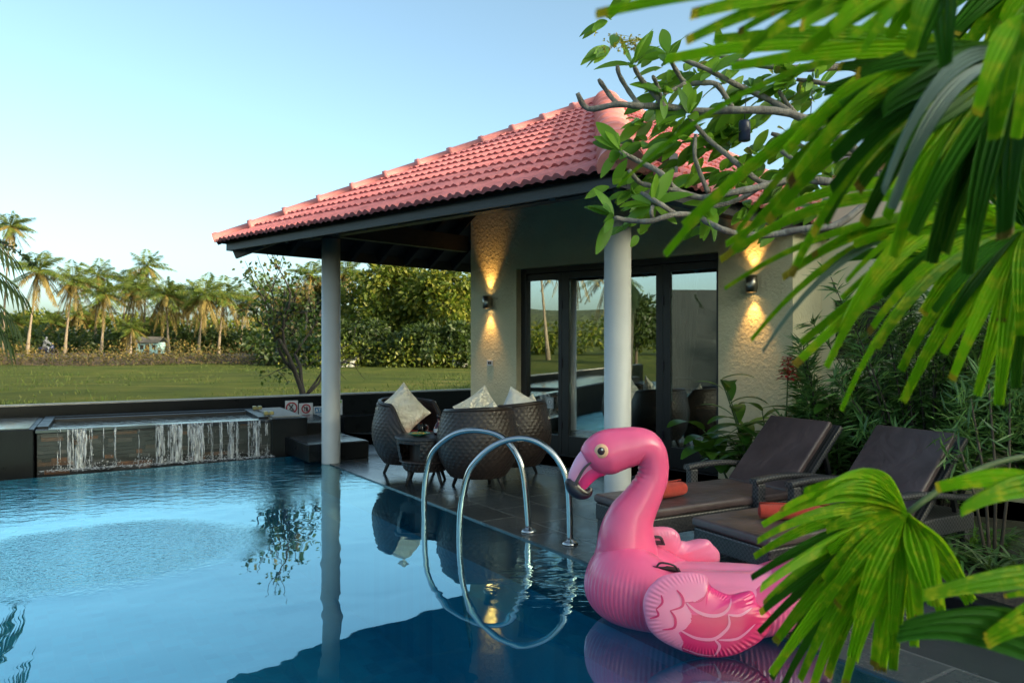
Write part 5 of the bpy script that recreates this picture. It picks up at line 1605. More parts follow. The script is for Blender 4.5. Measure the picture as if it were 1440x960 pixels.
# ------------------------------------------------------------------ small bare tree behind the wall
def small_tree():
    rs = np.random.default_rng(12); Y_ = 15.0
    t = thing('small_tree', D(436,600,Y_)*1.0, 'small dark crooked tree with sparse leaves behind the low wall, left of the rear column', 'tree')
    mb = MB(); ends = []
    def br(p, d, ln, r, depth):
        pts, rad = [p], [r]; q = p.copy(); dd = d.copy()
        for k in range(5):
            dd = (dd + V(rs.normal(size=3))*.16).normalized(); q = q + dd*ln/5; pts.append(q.copy()); rad.append(r*(1-.09*(k+1)))
            if depth >= 2: ends.append((q.copy(), dd.copy()))
        mb.tube(pts, rad, 7)
        if depth < 3:
            for k in range(3):
                a = (dd + V(rs.normal(size=3))*.62 + V((0,0,.12))).normalized(); br(pts[2+int(rs.integers(4))], a, ln*.66, r*.52, depth+1)
    b1 = D(434,600,Y_); b2 = D(441,600,Y_)
    br(b1, (D(405,505,Y_)-b1).normalized(), 1.55, .055, 0); br(b2, (D(400,470,Y_-.2)-b2).normalized(), 1.9, .06, 0)
    for tx, ty in ((365,392),(380,375),(408,372),(430,400),(352,440),(385,470),(440,470),(395,420)):
        s_ = D(402+rs.normal()*6, 480, Y_); e = D(tx, ty, Y_+rs.normal()*.35); d = (e-s_)
        br(s_, d.normalized(), d.length*.75, .022, 2)
    mb.build('trunk', M['dark_bark'], t)
    pos, dr = [], []
    for q, d in ends:
        for k in range(3):
            if q.x/q.y > (452-720)/F or q.x/q.y < (333-720)/F or q.z > CAMH-(362-YH)*q.y/F: continue
            pos.append(np.array(q)+rs.normal(size=3)*.10); dr.append(np.array(d)*.3+rs.normal(size=3)+[0,0,-.4])
    co, qd = leaf_cloud(pos, dr, rs.normal(size=(len(pos),3))+[0,0,.6], .075+.05*rs.random(len(pos)), .07, .1)
    np_mesh('crown', co, qd, M['young_tree_leaf'], t)
small_tree()

# near palm at the left edge with a leafy twig
def left_palm():
    t = thing('feather_palm', V((-6.6,7.4,GZ)), 'dark feathery palm whose frond tips hang into the left edge of the picture', 'palm tree')
    mb = MB(); mb.tube([V((-6.6,7.4,GZ)), V((-6.5,7.3,2.4))], [.12,.08], 10); mb.build('trunk', M['palm_bark'], t)
    rs = np.random.default_rng(3); pos, dr, nr, ln = [], [], [], []; st_ = MB()
    for tip in ((12,352),(26,405),(20,450),(8,470),(-30,330),(-60,420),(-90,380)):
        a = V((-6.5,7.3,2.4)); e = D(tip[0], tip[1], 7.6+rs.random()*.6); m_ = a.lerp(e,.55)+V((0,0,.55))
        P = [a*(1-u)**2 + m_*2*u*(1-u) + e*u*u for u in np.linspace(0,1,30)]; st_.tube(P[::3]+[P[-1]], .012, 5)
        for k in range(5,30):
            tn = np.array(P[k]-P[k-1]); tn /= np.linalg.norm(tn); s_ = np.cross(tn,[0,0,1]); s_ /= np.linalg.norm(s_)
            for sg in (1,-1):
                pos.append(np.array(P[k])); dr.append(s_*sg*.8+tn*.7+[0,0,-.75]); nr.append([0,0,1]); ln.append(.40)
    co, q = leaf_cloud(pos, dr, nr, np.array(ln), .03, .15); fo = np_mesh('fronds', co, q, M['tree_leaf_dark'], t); st_.build('midribs', M['stem'], fo)
left_palm()
def twig():
    t = thing('leafy_vine', D(-15,330,6.5), 'thin dark vine with small leaves sagging across the upper left palms', 'vine')
    pts = catmull([(-15,330),(5,342),(22,352),(40,366),(48,372)], 6); w_ = [D(a,b,6.5) for a,b in pts]
    mb = MB(); mb.tube(w_, .004, 5); mb.build('stem', M['dark_bark'], t)
    pos = [np.array(q)+rng.normal(size=3)*.012 for q in w_ for _ in range(4)]
    co, q = leaf_cloud(pos, rng.normal(size=(len(pos),3)), rng.normal(size=(len(pos),3)), .035, .022); np_mesh('leaves', co, q, M['tree_leaf_dark'], t)
twig()

# ------------------------------------------------------------------ far small things
def blue_house():
    b = D(212,503,89); b.z = GZ+.35
    t = thing('small_house', b, 'small pale blue house with grey roof under the palms', 'house')
    mb = MB(); mb.hexa(b+V((-1.9,-1.4,0)), (3.8,0,0), (0,3,0), (0,0,2.1)); mb.add([b+V((-1.9,-1.4,2.1)), b+V((-1.9,1.6,2.1)), b+V((-1.9,.1,3.0))], [(0,1,2)]); mb.build('wall', simple('faded_blue_wash', (.30,.47,.50), .8, .15, 2), t)
    mb = MB()
    for sg in (-1,1):
        y0 = .1+sg*1.9; mb.hexa(b+V((-2.2,.1,3.02)), (4.4,0,0), (0,sg*1.9,-1.0), (0,0,.08))
    mb.build('roof', simple('old_roof_sheet', (.12,.11,.10), .8, .3, 3), t)
    for x in (-1.2,.9):
        mb = MB(); mb.hexa(b+V((x,-1.43,.9)), (.6,0,0), (0,.02,0), (0,0,.75)); mb.build('window', M['wood'], t)
    mb = MB(); mb.hexa(b+V((-.3,-1.43,0)), (.75,0,0), (0,.02,0), (0,0,1.8)); mb.build('door', M['bark'], t)
    t.scale = (.66,.66,.66)
bh = blue_house()
def bike():
    b = D(66,499,66.5); b.z = GZ+.60
    t = thing('motorbike', b, 'small dark motorbike riding along the bank under the palms', 'motorbike', rz=R(8))
    for x in (-.6,.62):
        mb = MB(); mb.tube([V((x+.27*math.cos(a),0,.30+.27*math.sin(a))) for a in np.linspace(0,2*math.pi,20,endpoint=False)], .045, 8, closed=True); mb.build('wheel', M['black_plastic'], t, world=False)
    mb = MB(); mb.tube([V((-.75,0,.62)),V((-.3,0,.68)),V((.1,0,.55)),V((.35,0,.72)),V((.5,0,.95))], [.08,.16,.15,.14,.06], 10); mb.tube([V((.5,0,.95)),V((.62,0,.3))], .04, 8); mb.tube([V((-.6,0,.3)),V((.05,0,.4))], .07, 8); mb.build('body', M['navy_metal'], t, world=False)
    mb = MB(); mb.tube([V((.42,-.33,1.02)),V((.5,0,1.0)),V((.42,.33,1.02))], .018, 6); mb.build('handlebar', M['steel'], t, world=False)
    mb = MB(); mb.tube([V((-.62,0,.74)),V((-.1,0,.76))], [.10,.11], 8, flat=.5); mb.build('saddle', M['black_plastic'], t, world=False)
    # rider: one continuous skinned figure
    o_ = V((0,0,.80))
    ro = thing('person', b+V((0,0,0)), 'far rider in a pale shirt and dark trousers sitting on the motorbike', 'person', rz=R(8))
    J = {'pel':(-.22,0,.86),'chest':(-.12,0,1.25),'neck':(-.06,0,1.42),'head':(-.03,0,1.58),'top':(-.03,0,1.70),
         'shl':(-.10,.2,1.36),'ell':(.12,.26,1.16),'hal':(.40,.30,1.06),'shr':(-.10,-.2,1.36),'elr':(.12,-.26,1.16),'har':(.40,-.30,1.06),
         'hil':(-.20,.11,.84),'knl':(.22,.17,.76),'fol':(.10,.16,.40),'tol':(.26,.16,.36),'hir':(-.20,-.11,.84),'knr':(.22,-.17,.76),'for':(.10,-.16,.40),'tor':(.26,-.16,.36)}
    E = [('pel','chest'),('chest','neck'),('neck','head'),('head','top'),('chest','shl'),('shl','ell'),('ell','hal'),('chest','shr'),('shr','elr'),('elr','har'),('pel','hil'),('hil','knl'),('knl','fol'),('fol','tol'),('pel','hir'),('hir','knr'),('knr','for'),('for','tor')]
    Rr = dict(pel=.15,chest=.17,neck=.06,head=.11,top=.08,shl=.08,ell=.055,hal=.04,shr=.08,elr=.055,har=.04,hil=.11,knl=.08,fol=.055,tol=.045,hir=.11,knr=.08,tor=.045); Rr['for'] = .055
    ks = list(J); me = bpy.data.meshes.new('person_body'); me.from_pydata([J[k] for k in ks], [(ks.index(a),ks.index(c)) for a,c in E], [])
    o = bpy.data.objects.new('body', me); COL.objects.link(o); o.parent = ro
    md = o.modifiers.new('skin','SKIN'); sv = me.skin_vertices[0].data
    for i, k in enumerate(ks): sv[i].radius = (Rr[k],)*2
    sv[0].use_root = True
    sb = o.modifiers.new('sub','SUBSURF'); sb.levels = sb.render_levels = 2
    me.materials.append(simple('grey_shirt', (.10,.11,.13), .8, .1, 5))
bike()
def trough(px_, lab):
    b = D(px_,511,56); b.z = GZ+.05
    t = thing('white_tub', b, lab, 'tub', 'white tubs at the meadow edge')
    w_ = .62
    mb = MB(); P = [[b+V((sx*w_*f, sy*.35*f, z)) for sx, sy in ((-1,-1),(1,-1),(1,1),(-1,1))] for f, z in ((.80,0),(1,.52),(1.05,.55),(.95,.55),(.75,.06))]
    mb.grid(P, wrap=True, smooth=False); mb.add(P[-1], [(0,1,2,3)]); mb.build('tub', M['white_plastic'], t)
    mb = MB()
    for sx in (-1,1): mb.tube([b+V((sx*w_*.9,-.1,.54)), b+V((sx*w_*1.05,-.1,.66)), b+V((sx*w_*1.05,.1,.66)), b+V((sx*w_*.9,.1,.54))], .03, 6)
    mb.build('grip', M['white_plastic'], t)
trough(488, 'white tub at the far meadow edge, just right of the rear column'); trough(647, 'white tub at the far meadow edge, close to the plaster wall')
# ------------------------------------------------------------------ near planting
def blade(mb, base, d, up, ln, wd, bend=.3, n=8, cup=.12, prof=None, mi=0, twist=0):
    """one curved lanceolate leaf"""
    d = V(d).normalized(); up = V(up); s = d.cross(up)
    if s.length < 1e-3: s = d.orthogonal()
    s.normalize(); u = s.cross(d).normalized(); P = []; p = V(base); dd = d.copy()
    for i in range(n+1):
        f = i/n
        w = wd*.5*(prof(f) if prof else max(.03, math.sin(math.pi*min(1,(f*.93+.05)))**.8))
        uu = s.cross(dd).normalized()
        if twist: 
            ct, st_ = math.cos(twist*f), math.sin(twist*f); ss = s*ct+uu*st_
        else: ss = s
        P.append([p-ss*w+uu*w*cup*2, p-uu*w*.0, p+ss*w+uu*w*cup*2])
        dd = (dd - V((0,0,1))*bend/n).normalized(); p = p + dd*ln/n
    mb.grid(P, mi)

# frangipani in front of the villa
FY_ = 4.75
def frangipani():
    base = V((4.1, 5.1, 0)); t = thing('frangipani_tree', base, 'frangipani tree with knobbly grey branches reaching across the roof corner', 'tree')
    hub = D(1235,250,FY_+.1)
    mb = MB()
    mb.tube(catm([base, V((4.0,5.1,.9)), V((3.6,5.0,1.9)), V((2.9,4.9,2.4)), hub]), np.linspace(.10,.05,25), 10)
    rs = np.random.default_rng(9)
    B = [
     (.0, [(1235,250),(1190,200),(1111,160),(1031,155),(987,157),(933,150),(898,149),(867,147),(827,153),(812,131)], 7.5, 4.6),
     (.0, [(868,147),(856,132),(842,112)], 4.6, 4), (.0, [(900,150),(884,128),(871,106),(868,92)], 4.4, 3.6), (.0, [(935,151),(914,126),(899,108),(891,92)], 4.8, 3.8), (.0,[(933,150),(926,125),(918,107)],4,3.4),
     (.08, [(1031,155),(1009,120),(985,117),(964,117),(950,98),(940,78)], 5, 4), (.05,[(964,117),(948,126),(933,132)],4,3),
     (.12, [(1200,215),(1129,169),(1084,142),(1050,126),(1031,117),(995,98),(960,84)], 6.5, 4),
     (.20, [(1262,200),(1262,130),(1200,96),(1138,97),(1070,92),(1013,79)], 7.5, 5),
     (-.05, [(1225,262),(1150,254),(1111,253),(1060,265),(1010,274),(985,278),(951,267),(938,252),(924,240),(896,226),(872,213)], 7, 4),
     (-.05, [(955,268),(930,264),(902,258),(892,249),(884,239)], 4.6, 3.6),
     (-.12, [(1228,275),(1180,315),(1129,322),(1085,330),(1040,329),(1015,322),(996,313),(978,303),(947,302),(915,311),(885,310),(864,306)], 6.2, 4),
     (-.12, [(950,302),(930,288),(915,279),(902,271)], 4.4, 3.4), (-.12,[(918,310),(916,298),(918,290)],3.6,3.2),
     (.03, [(1130,253),(1076,258),(1044,236),(1020,216),(996,196),(980,178),(968,163)], 5.5, 3.6),
     (.0, [(1076,258),(1050,275),(1027,285),(1000,291)], 4.8, 3.6), (.05,[(996,271),(985,245),(977,220),(978,190)],4.4,3.4),
     (.10, [(1200,215),(1150,215),(1105,195),(1085,188)], 5, 4), (.15,[(1129,169),(1110,150),(1095,128)],4.4,3.6), (-.05,[(1150,254),(1120,228),(1098,212)],4.6,3.6),
     (.10,[(1262,150),(1200,130),(1160,118),(1120,112)],5,4),
    ]
    tips = []
    for dy, pl, r0, r1 in B:
        m = len(pl); q = [D(a,b,FY_+dy*1.6+.05*math.sin(i*1.7+dy*30)*(i>0)) for i,(a,b) in enumerate(pl)]
        if pl[0] == (1235,250): q[0] = hub
        c_ = catm(q, 4); k = len(c_); rad = [.82*(r0+(r1-r0)*i/(k-1))*FY_/F*(1+.10*math.sin(i*2.1)) for i in range(k)]
        rad[-1] *= .8; mb.tube(c_, rad, 9)
        tips.append((c_[-1], (c_[-1]-c_[-3]).normalized(), dy))
    mb.build('branches', M['grey_bark'], t)
    lm = MB()
    def rosette(p, ax, n, l0, spread=1.0):
        for k in range(n):
            a = rs.random()*6.28; o1 = V(ax).orthogonal().normalized(); o2 = V(ax).cross(o1)
            rd = o1*math.cos(a)+o2*math.sin(a); d = (rd*spread + V(ax)*(.3+.7*rs.random()) + V((0,0,-.1))).normalized()
            ln = l0*(.65+.5*rs.random()); s_ = p + d*.02
            blade(lm, s_, d, V((rs.normal()*.5, -.9+rs.normal()*.5, .55+rs.normal()*.4)), ln, ln*.34, .5, 7, .10)
    for p, ax, dy in tips:
        if p.x < D(880,100,FY_).x and p.z > 2.9: continue       # bare tips at the upper left
        if rs.random() < .3: continue
        rosette(p, ax, 9, .22)
    for (x, y, n, l0) in ((850,38,9,.24),(905,180,9,.22),(882,262,7,.19),(884,250,4,.20),(872,300,6,.17),(880,322,3,.20),(945,210,8,.22),(975,170,9,.22),(1000,130,9,.22),(960,235,7,.20),(1010,200,9,.22),(1040,165,9,.22),(1060,215,9,.22),(1085,120,8,.22),(1110,190,9,.22),(1140,220,9,.22),(985,110,7,.20),(1090,270,8,.2),(1150,140,9,.22),(1180,180,9,.22),(1010,250,7,.2),(990,330,4,.18),(1050,330,6,.18),(930,160,5,.2),(1120,300,8,.2),(1170,290,8,.2),(1060,95,7,.22),(925,195,7,.2),(955,190,8,.22),(985,200,8,.2),(1025,180,8,.22),(1000,165,8,.2),(1075,175,8,.2),(1035,245,8,.2),(1060,290,7,.2),(970,260,6,.19),(930,265,5,.18),(1120,240,8,.2),(1150,260,8,.2),(1000,85,6,.2),(960,110,6,.2),(920,95,4,.18),(1130,120,8,.2),(1170,215,8,.2)):
        for _q in range(2): rosette(D(x+rs.normal()*14,y+rs.normal()*12,FY_+.1+.5*rs.random()), V((-.35,-.1,.5)), n, l0*.95, 1.1)
    lm.build('leaves', M['frangipani_leaf'], t)
    fm = MB()
    for _ in range(60):
        c = D(880+rs.normal()*16, 62+rs.normal()*6, FY_-.05)
        for k in range(4): blade(fm, c, V(rs.normal(size=3)), V((0,0,1)), .018, .012, .3, 2)
    for _ in range(14):
        c = D(880+rs.normal()*16, 60+rs.normal()*6, FY_-.05); fm.tube([c, D(905,55,FY_)], .0015, 4)
    fm.build('blossom', M['yellow_flower'], t)
def catm(q, k=6):
    return [V(a) for a in catmull([tuple(x) for x in q], k)]
frangipani()
for (x, y, y2, dep, lab) in ((1047,170,199,4.9,'dark navy tube lamp hanging from the frangipani, nearer the roof corner'),(1140,162,190,5.1,'dark navy tube lamp hanging deeper in the frangipani, behind the palm leaf')):
    c = D(x,y2,dep); t = thing('hanging_lamp', c, lab, 'lamp', 'tube lamps hung in the frangipani')
    h = (y2-y)/F*dep; r = 8*dep/F
    mb = MB(); mb.lathe([(.001,0),(r*.8,.001),(r,.004),(r,h*.9),(r*.85,h),(.004,h+.004),(.001,h+.004)], c, 20); mb.build('shade', M['navy_metal'], t)
    mb = MB(); mb.tube([c+V((0,0,h)), c+V((.01,0,h+.16))], .003, 6); mb.build('cord', M['black_plastic'], t)

# oleander thicket behind the loungers
def oleander(base, n, spread, hmin, hmax, seed, label):
    rs = np.random.default_rng(seed); t = thing('oleander_bush', base, label, 'bush', 'narrow leaved bushes behind the loungers')
    mb = MB(); pos, dr, nr, ln = [], [], [], []
    for i in range(n):
        a = rs.random()*6.28; q = spread*math.sqrt(rs.random()); h = hmin+(hmax-hmin)*rs.random()
        b = V(base)+V((math.cos(a)*.16*rs.random(), math.sin(a)*.16*rs.random(), 0)); e = V(base)+V((math.cos(a)*q, math.sin(a)*q*.7, h)); m_ = b.lerp(e,.5)+V((0,0,h*.12))
        pts = [b*(1-u)**2+m_*2*u*(1-u)+e*u*u for u in np.linspace(0,1,15)]
        mb.tube(pts, np.linspace(.013,.003,15), 6)
        for k in range(4,15):
            tn = np.array((pts[k]-pts[k-1]).normalized())
            for w_ in range(11 if k < 14 else 18):
                r_ = rs.normal(size=3); r_ -= tn*np.dot(r_,tn); r_ /= np.linalg.norm(r_)
                pos.append(np.array(pts[k])+rs.normal(size=3)*.018); dr.append(r_*.9+tn*(.2+.8*rs.random())+[0,0,-.12]); nr.append(tn+rs.normal(size=3)*.25); ln.append(.11+.11*rs.random())
    mb.build('stems', M['dark_bark'], t)
    co, q = leaf_cloud(pos, dr, nr, np.array(ln), .021, .2); np_mesh('leaves', co, q, M['oleander_leaf'], t)
oleander(V((3.35,6.15,.0)), 72, .95, .7, 2.05, 51, 'dense narrow leaved bush rising behind the nearer lounger')
oleander(V((4.25,6.0,.0)), 56, .85, .8, 2.25, 52, 'tall narrow leaved bush at the right edge of the picture')
oleander(V((2.75,6.55,.0)), 30, .55, .5, 1.45, 53, 'small narrow leaved bush beside the red flower')

# ginger with broad leaves and one red flower
def ginger(base, n, seed, label, hmax=1.3, flower=None, ln0=.42, wd=.13):
    rs = np.random.default_rng(seed); t = thing('ginger_plant', base, label, 'plant', 'broad leaved plants along the villa wall')
    sm, lm = MB(), MB()
    for i in range(n):
        a = rs.random()*6.28; h = hmax*(.45+.55*rs.random()); b = V(base)+V((math.cos(a)*.2*rs.random()*1.5, math.sin(a)*.2*rs.random(),0)); e = b+V((math.cos(a)*.32, math.sin(a)*.25, h))
        pts = [b.lerp(e,u)+V((0,0,.08*math.sin(math.pi*u))) for u in np.linspace(0,1,9)]; sm.tube(pts, np.linspace(.010,.005,9), 6)
        az = rs.random()*3.14
        for k in range(3,9):
            sg = 1 if k % 2 else -1; d = V((math.cos(az)*sg, math.sin(az)*sg*.8-.2, .55+.5*rs.random()))
            l = ln0*(.7+.5*rs.random()); blade(lm, pts[k], d, V((0,0,1)), l, l*wd/.42, .9+.5*rs.random(), 9, .08)
    sm.build('stems', M['stem'], t); lm.build('leaves', M['ginger_leaf'], t)
    if flower:
        fm = MB(); c = flower; s2 = MB(); s2.tube([V(base)+V((0,0,.2)), V(base).lerp(c,.6)+V((.03,0,.05)), c-V((0,0,.05))], .006, 6); s2.build('flower_stalk', M['stem'], t)
        for k in range(40):
            f = k/40; d = V((math.cos(k*2.4), math.sin(k*2.4), .55)); blade(fm, c+V((0,0,-.09+.20*f)), d, V((0,0,1)), .10*(1-.6*f)+.012, .042, .9, 4)
        fm.build('flower', M['red_flower'], t)
yb = 7.1
ginger(V((2.42,7.05,.012)), 9, 61, 'broad leaved ginger with one red flower by the right wall pier', 1.15, D(1108,520,6.3))
ginger(V((2.95,6.75,.012)), 8, 62, 'broad leaved plant between the two lounger backs', 1.0)
ginger(V((2.15,7.35,.012)), 6, 63, 'low broad leaved plant at the foot of the right wall pier', .65, None, .48, .15)
ginger(V((3.7,7.0,.012)), 8, 64, 'broad leaved plant deep in the narrow leaved bushes', 1.5)

# planting bed with tufts
bed = thing('planter_kerb', V((3.3,4.3,0)), 'low black granite kerb edging the planting bed at lower right', 'kerb')
k0 = G(1345,842,.08); k1 = G(1470,880,.08); kd = (k1-k0); kd.z = 0; kd.normalize(); k0.z = k1.z = .014
kn = V((-kd.y, kd.x, 0)); kn = kn if kn.y > 0 else -kn
mb = MB(); mb.hexa(k0-kd*.9, kd*4.5, kn*.14, (0,0,.075)); mb.build('kerb_stone', M['granite'], bed, bevel=.008)
mb = MB(); mb.hexa(k0-kd*.88+kn*.142, kd*4.4, kn*.9, (0,0,.05)); o = mb.build('soil', simple('dark_soil', (.03,.022,.016), .95, .4, 12, 1, 30, bdist=.03)); structure(o)
def tuft(loc, n, ln, mat, seed, label, wd=.018):
    rs = np.random.default_rng(seed); t = thing('tufted_plant', loc, label, 'plant', 'grassy tufted plants in the bed')
    mb = MB()
    for k in range(n):
        a = rs.random()*6.28; d = V((math.cos(a)*.75, math.sin(a)*.75, .5+.9*rs.random())); l = ln*(.6+.6*rs.random())
        blade(mb, V(loc)+V((rs.normal()*.02, rs.normal()*.02, 0)), d, V((0,0,1)), l, wd, 1.5, 8, .15)
    mb.build('leaves', M[mat], t)
for i, (x, y, dp, m_, lab) in enumerate([(1395,800,4.75,'striped_leaf','pale striped tuft by the thin bush stems, nearest the kerb'),(1345,800,4.95,'oleander_leaf','dark green tuft left of the pale striped one'),(1432,790,4.8,'striped_leaf','pale striped tuft at the right edge of the picture'),(1410,740,5.3,'striped_leaf','pale striped tuft higher up behind the bush stems'),(1310,785,5.1,'oleander_leaf','dark tuft under the raised back of the nearer lounger'),(1370,760,5.3,'ginger_leaf','mid green tuft among the bush stems')]):
    p = D(x, y, dp); p.z = .06; tuft(p, 46, .36, m_, 70+i, lab)
bm = MB()
t = thing('slender_shrub', V((3.05,4.95,.06)), 'slender shrub with several thin brown stems beside the nearer lounger', 'shrub')
for (xb, yb_, xt, yt) in ((1392,800,1365,560),(1398,800,1390,540),(1405,800,1420,560),(1388,800,1340,600)):
    b = D(xb,yb_,4.95); b.z = .06; e = D(xt,yt,5.05); bm.tube([b, b.lerp(e,.5)+V((.03,0,0)), e], [.012,.009,.006], 7)
bm.build('stems', M['bark'], t)
rs = np.random.default_rng(77); pos, dr = [], []
for (xt, yt) in ((1365,560),(1390,540),(1420,560),(1340,600),(1378,600),(1410,610),(1350,640)):
    for k in range(34): pos.append(np.array(D(xt+rs.normal()*14, yt+rs.normal()*14, 5.05+rs.normal()*.08))); dr.append(rs.normal(size=3)+[0,0,.3])
co, q = leaf_cloud(pos, dr, rs.normal(size=(len(pos),3))+[0,0,.4], .15, .016, .2); np_mesh('leaves', co, q, M['oleander_leaf'], t)

# ------------------------------------------------------------------ lady palm fans close to the viewer
fp = None
def seg_prof(f):
    return .20 + .80*smooth(f/.45) - .52*smooth((f-.50)/.52)
def segment(mb, h, hy, tp, ty, wpx, sag=.06, tilt=0.0, mi=0, nst=16, tipm=None):
    """leaf segment from hub pixel h (depth hy) to tip pixel tp (depth ty), wpx wide"""
    a, b = D(h[0],h[1],hy), D(tp[0],tp[1],ty); d = b-a; ln = d.length; t = d.normalized()
    view = ((a+b)/2 - V((0,0,CAMH))).normalized(); s = t.cross(view).normalized(); u = s.cross(t)
    if tilt: s = s*math.cos(tilt)+u*math.sin(tilt); u = s.cross(t)
    upv = V((0,0,1)) - t*t.z; upv = upv.normalized() if upv.length > 1e-3 else u
    w = wpx*.84*(ty*.6+hy*.4)/F/max(.5,math.cos(tilt))
    P = []; folds = 9
    for i in range(nst+1):
        f = i/nst; c = a + d*f + upv*(ln*sag*4*f*(1-f)); hw = w*.5*seg_prof(f)
        row = []
        for k in range(folds):
            e = k/(folds-1)*2-1
            z = (.10 if k % 2 else -.05)*w*.9 - .22*hw*abs(e)
            x = 0
            if i == nst: x = (-.10 if k % 2 else .07)*w*(.4+.9*random.random())    # ragged end
            row.append(c + s*(hw*e) + u*z*min(1,f*4+.2) + t*x)
        P.append(row)
    if random.random() < .35: P.insert(-1, [P[-2][k].lerp(P[-1][k], .55) for k in range(folds)]); mb.grid(P[:-1], mi, smooth=False); mb.grid(P[-2:], tipm if tipm is not None else mi, smooth=False)
    else: mb.grid(P, mi, smooth=False)
def fan(name, hub, hy, segs, mats, label, stalk):
    t = thing('lady_palm', D(stalk[0],stalk[1],hy+.1), label, 'palm', 'lady palm stems beside the viewer')
    mb = MB()
    for sgm in segs:
        tp, w = sgm[0], sgm[1]; o = sgm[2] if len(sgm) > 2 else {}
        h_ = o.get('h', hub)
        if w < 30 or name in ('right',):
            segment(mb, h_, o.get('hy', hy), tp, o.get('ty', hy-.12), w, o.get('sag',.05), o.get('tilt', random.uniform(-.5,.5)), o.get('mi',0), tipm=3)
            continue
        dx, dy = tp[0]-h_[0], tp[1]-h_[1]; l = math.hypot(dx,dy); qx, qy = -dy/l, dx/l
        for sg in (-1, 1):
            sh_ = random.uniform(.86,1.0) if sg == 1 else 1.0
            t2 = (h_[0]+dx*sh_+qx*sg*w*.36, h_[1]+dy*sh_+qy*sg*w*.36)
            segment(mb, h_, o.get('hy', hy)+sg*.006, t2, o.get('ty', hy-.12)+random.uniform(-.05,.05), w*random.uniform(.58,.74), o.get('sag',.05)+random.uniform(-.02,.03), o.get('tilt', random.uniform(-.5,.5))+sg*.15, o.get('mi',0), tipm=3)
    mb.build('fan_leaf', mats, t)
    st_ = MB(); a = D(hub[0],hub[1],hy); b = D(stalk[0],stalk[1],hy+.1); c = a.lerp(b,.5)+V((0,0,.06))
    st_.tube([a*(1-u)**2+c*2*u*(1-u)+b*u*u for u in np.linspace(0,1,10)], .006, 8); st_.build('leaf_stalk', M['stem'], t)
    return t
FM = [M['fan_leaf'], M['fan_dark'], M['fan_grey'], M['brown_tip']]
g_ = dict
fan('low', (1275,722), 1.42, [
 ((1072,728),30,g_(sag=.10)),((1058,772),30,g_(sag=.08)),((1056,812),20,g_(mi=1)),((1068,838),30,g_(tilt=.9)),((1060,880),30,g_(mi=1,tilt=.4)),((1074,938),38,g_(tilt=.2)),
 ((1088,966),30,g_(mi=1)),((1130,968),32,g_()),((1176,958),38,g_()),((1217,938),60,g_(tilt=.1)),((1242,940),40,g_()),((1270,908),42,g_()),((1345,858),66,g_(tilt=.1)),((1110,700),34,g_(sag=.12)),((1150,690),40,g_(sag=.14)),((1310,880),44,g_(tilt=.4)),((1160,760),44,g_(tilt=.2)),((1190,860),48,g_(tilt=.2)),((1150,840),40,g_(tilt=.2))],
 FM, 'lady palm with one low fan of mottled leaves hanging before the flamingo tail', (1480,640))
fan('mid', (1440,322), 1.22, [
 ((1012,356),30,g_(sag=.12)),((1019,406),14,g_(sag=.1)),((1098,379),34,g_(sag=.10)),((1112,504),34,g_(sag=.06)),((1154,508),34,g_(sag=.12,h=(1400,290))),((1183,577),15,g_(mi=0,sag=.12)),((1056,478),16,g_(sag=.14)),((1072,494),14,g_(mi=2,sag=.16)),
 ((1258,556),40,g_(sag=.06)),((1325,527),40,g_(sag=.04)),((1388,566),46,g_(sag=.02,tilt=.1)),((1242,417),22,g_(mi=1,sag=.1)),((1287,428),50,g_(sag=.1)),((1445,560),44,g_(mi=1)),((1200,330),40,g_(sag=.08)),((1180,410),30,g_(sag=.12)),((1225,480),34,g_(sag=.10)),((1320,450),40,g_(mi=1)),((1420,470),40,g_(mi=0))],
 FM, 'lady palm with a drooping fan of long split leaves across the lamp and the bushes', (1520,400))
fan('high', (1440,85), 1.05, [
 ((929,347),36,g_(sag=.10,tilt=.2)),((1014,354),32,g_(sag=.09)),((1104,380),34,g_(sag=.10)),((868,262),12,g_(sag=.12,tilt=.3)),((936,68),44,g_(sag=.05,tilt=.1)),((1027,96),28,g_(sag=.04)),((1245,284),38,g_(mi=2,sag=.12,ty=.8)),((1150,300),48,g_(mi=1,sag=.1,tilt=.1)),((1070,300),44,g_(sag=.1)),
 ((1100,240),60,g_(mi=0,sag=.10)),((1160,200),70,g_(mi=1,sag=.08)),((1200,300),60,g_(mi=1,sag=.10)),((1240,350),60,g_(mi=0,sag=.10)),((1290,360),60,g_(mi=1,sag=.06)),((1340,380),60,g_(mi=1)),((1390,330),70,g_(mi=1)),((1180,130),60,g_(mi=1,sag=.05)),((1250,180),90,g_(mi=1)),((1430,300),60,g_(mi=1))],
 FM, 'lady palm with the large shaded upper fan whose longest leaf crosses the roof corner', (1560,140))
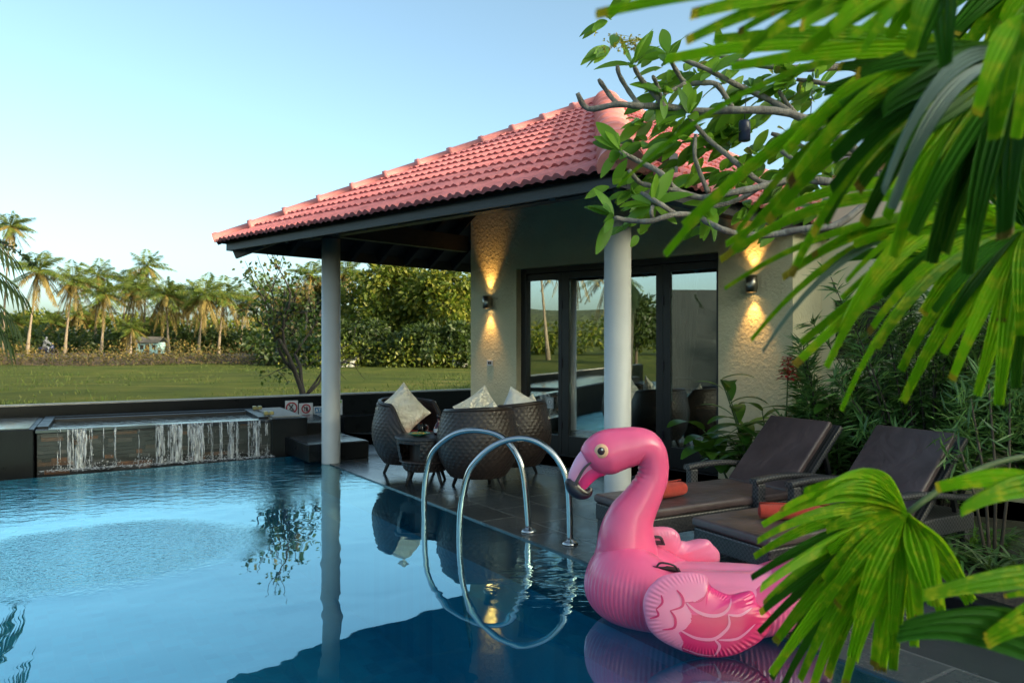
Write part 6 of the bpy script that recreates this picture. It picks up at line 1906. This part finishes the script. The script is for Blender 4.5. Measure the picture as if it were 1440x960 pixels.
fan('top', (1330,-40), .85, [
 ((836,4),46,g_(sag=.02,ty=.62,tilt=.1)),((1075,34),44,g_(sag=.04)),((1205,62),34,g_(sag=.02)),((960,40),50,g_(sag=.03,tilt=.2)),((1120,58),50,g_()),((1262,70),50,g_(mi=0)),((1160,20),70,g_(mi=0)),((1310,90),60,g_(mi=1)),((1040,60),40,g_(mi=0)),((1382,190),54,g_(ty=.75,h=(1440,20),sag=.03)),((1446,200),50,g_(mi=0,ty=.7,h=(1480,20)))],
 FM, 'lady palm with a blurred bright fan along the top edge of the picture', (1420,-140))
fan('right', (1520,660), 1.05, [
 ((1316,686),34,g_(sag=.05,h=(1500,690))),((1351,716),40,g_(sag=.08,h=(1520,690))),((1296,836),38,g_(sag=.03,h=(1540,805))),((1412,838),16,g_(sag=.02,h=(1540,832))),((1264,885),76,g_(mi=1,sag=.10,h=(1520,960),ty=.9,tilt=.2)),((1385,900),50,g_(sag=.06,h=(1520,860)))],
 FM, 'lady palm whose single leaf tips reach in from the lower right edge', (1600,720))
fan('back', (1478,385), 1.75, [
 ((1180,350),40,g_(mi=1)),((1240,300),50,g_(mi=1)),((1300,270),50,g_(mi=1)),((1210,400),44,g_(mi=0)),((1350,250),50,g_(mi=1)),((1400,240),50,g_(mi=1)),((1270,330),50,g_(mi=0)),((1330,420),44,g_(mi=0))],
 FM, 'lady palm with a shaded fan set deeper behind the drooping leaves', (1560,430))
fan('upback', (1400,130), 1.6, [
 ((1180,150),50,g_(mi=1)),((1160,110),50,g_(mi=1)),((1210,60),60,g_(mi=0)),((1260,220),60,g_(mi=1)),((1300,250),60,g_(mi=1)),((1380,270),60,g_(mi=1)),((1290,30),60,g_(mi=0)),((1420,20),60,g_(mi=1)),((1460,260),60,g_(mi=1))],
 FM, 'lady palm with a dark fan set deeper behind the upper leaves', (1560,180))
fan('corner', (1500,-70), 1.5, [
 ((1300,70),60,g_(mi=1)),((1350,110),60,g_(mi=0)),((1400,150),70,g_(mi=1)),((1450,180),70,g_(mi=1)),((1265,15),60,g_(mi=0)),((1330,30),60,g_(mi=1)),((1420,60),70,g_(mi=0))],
 FM, 'lady palm with a shaded fan filling the top right corner of the picture', (1600,-120))
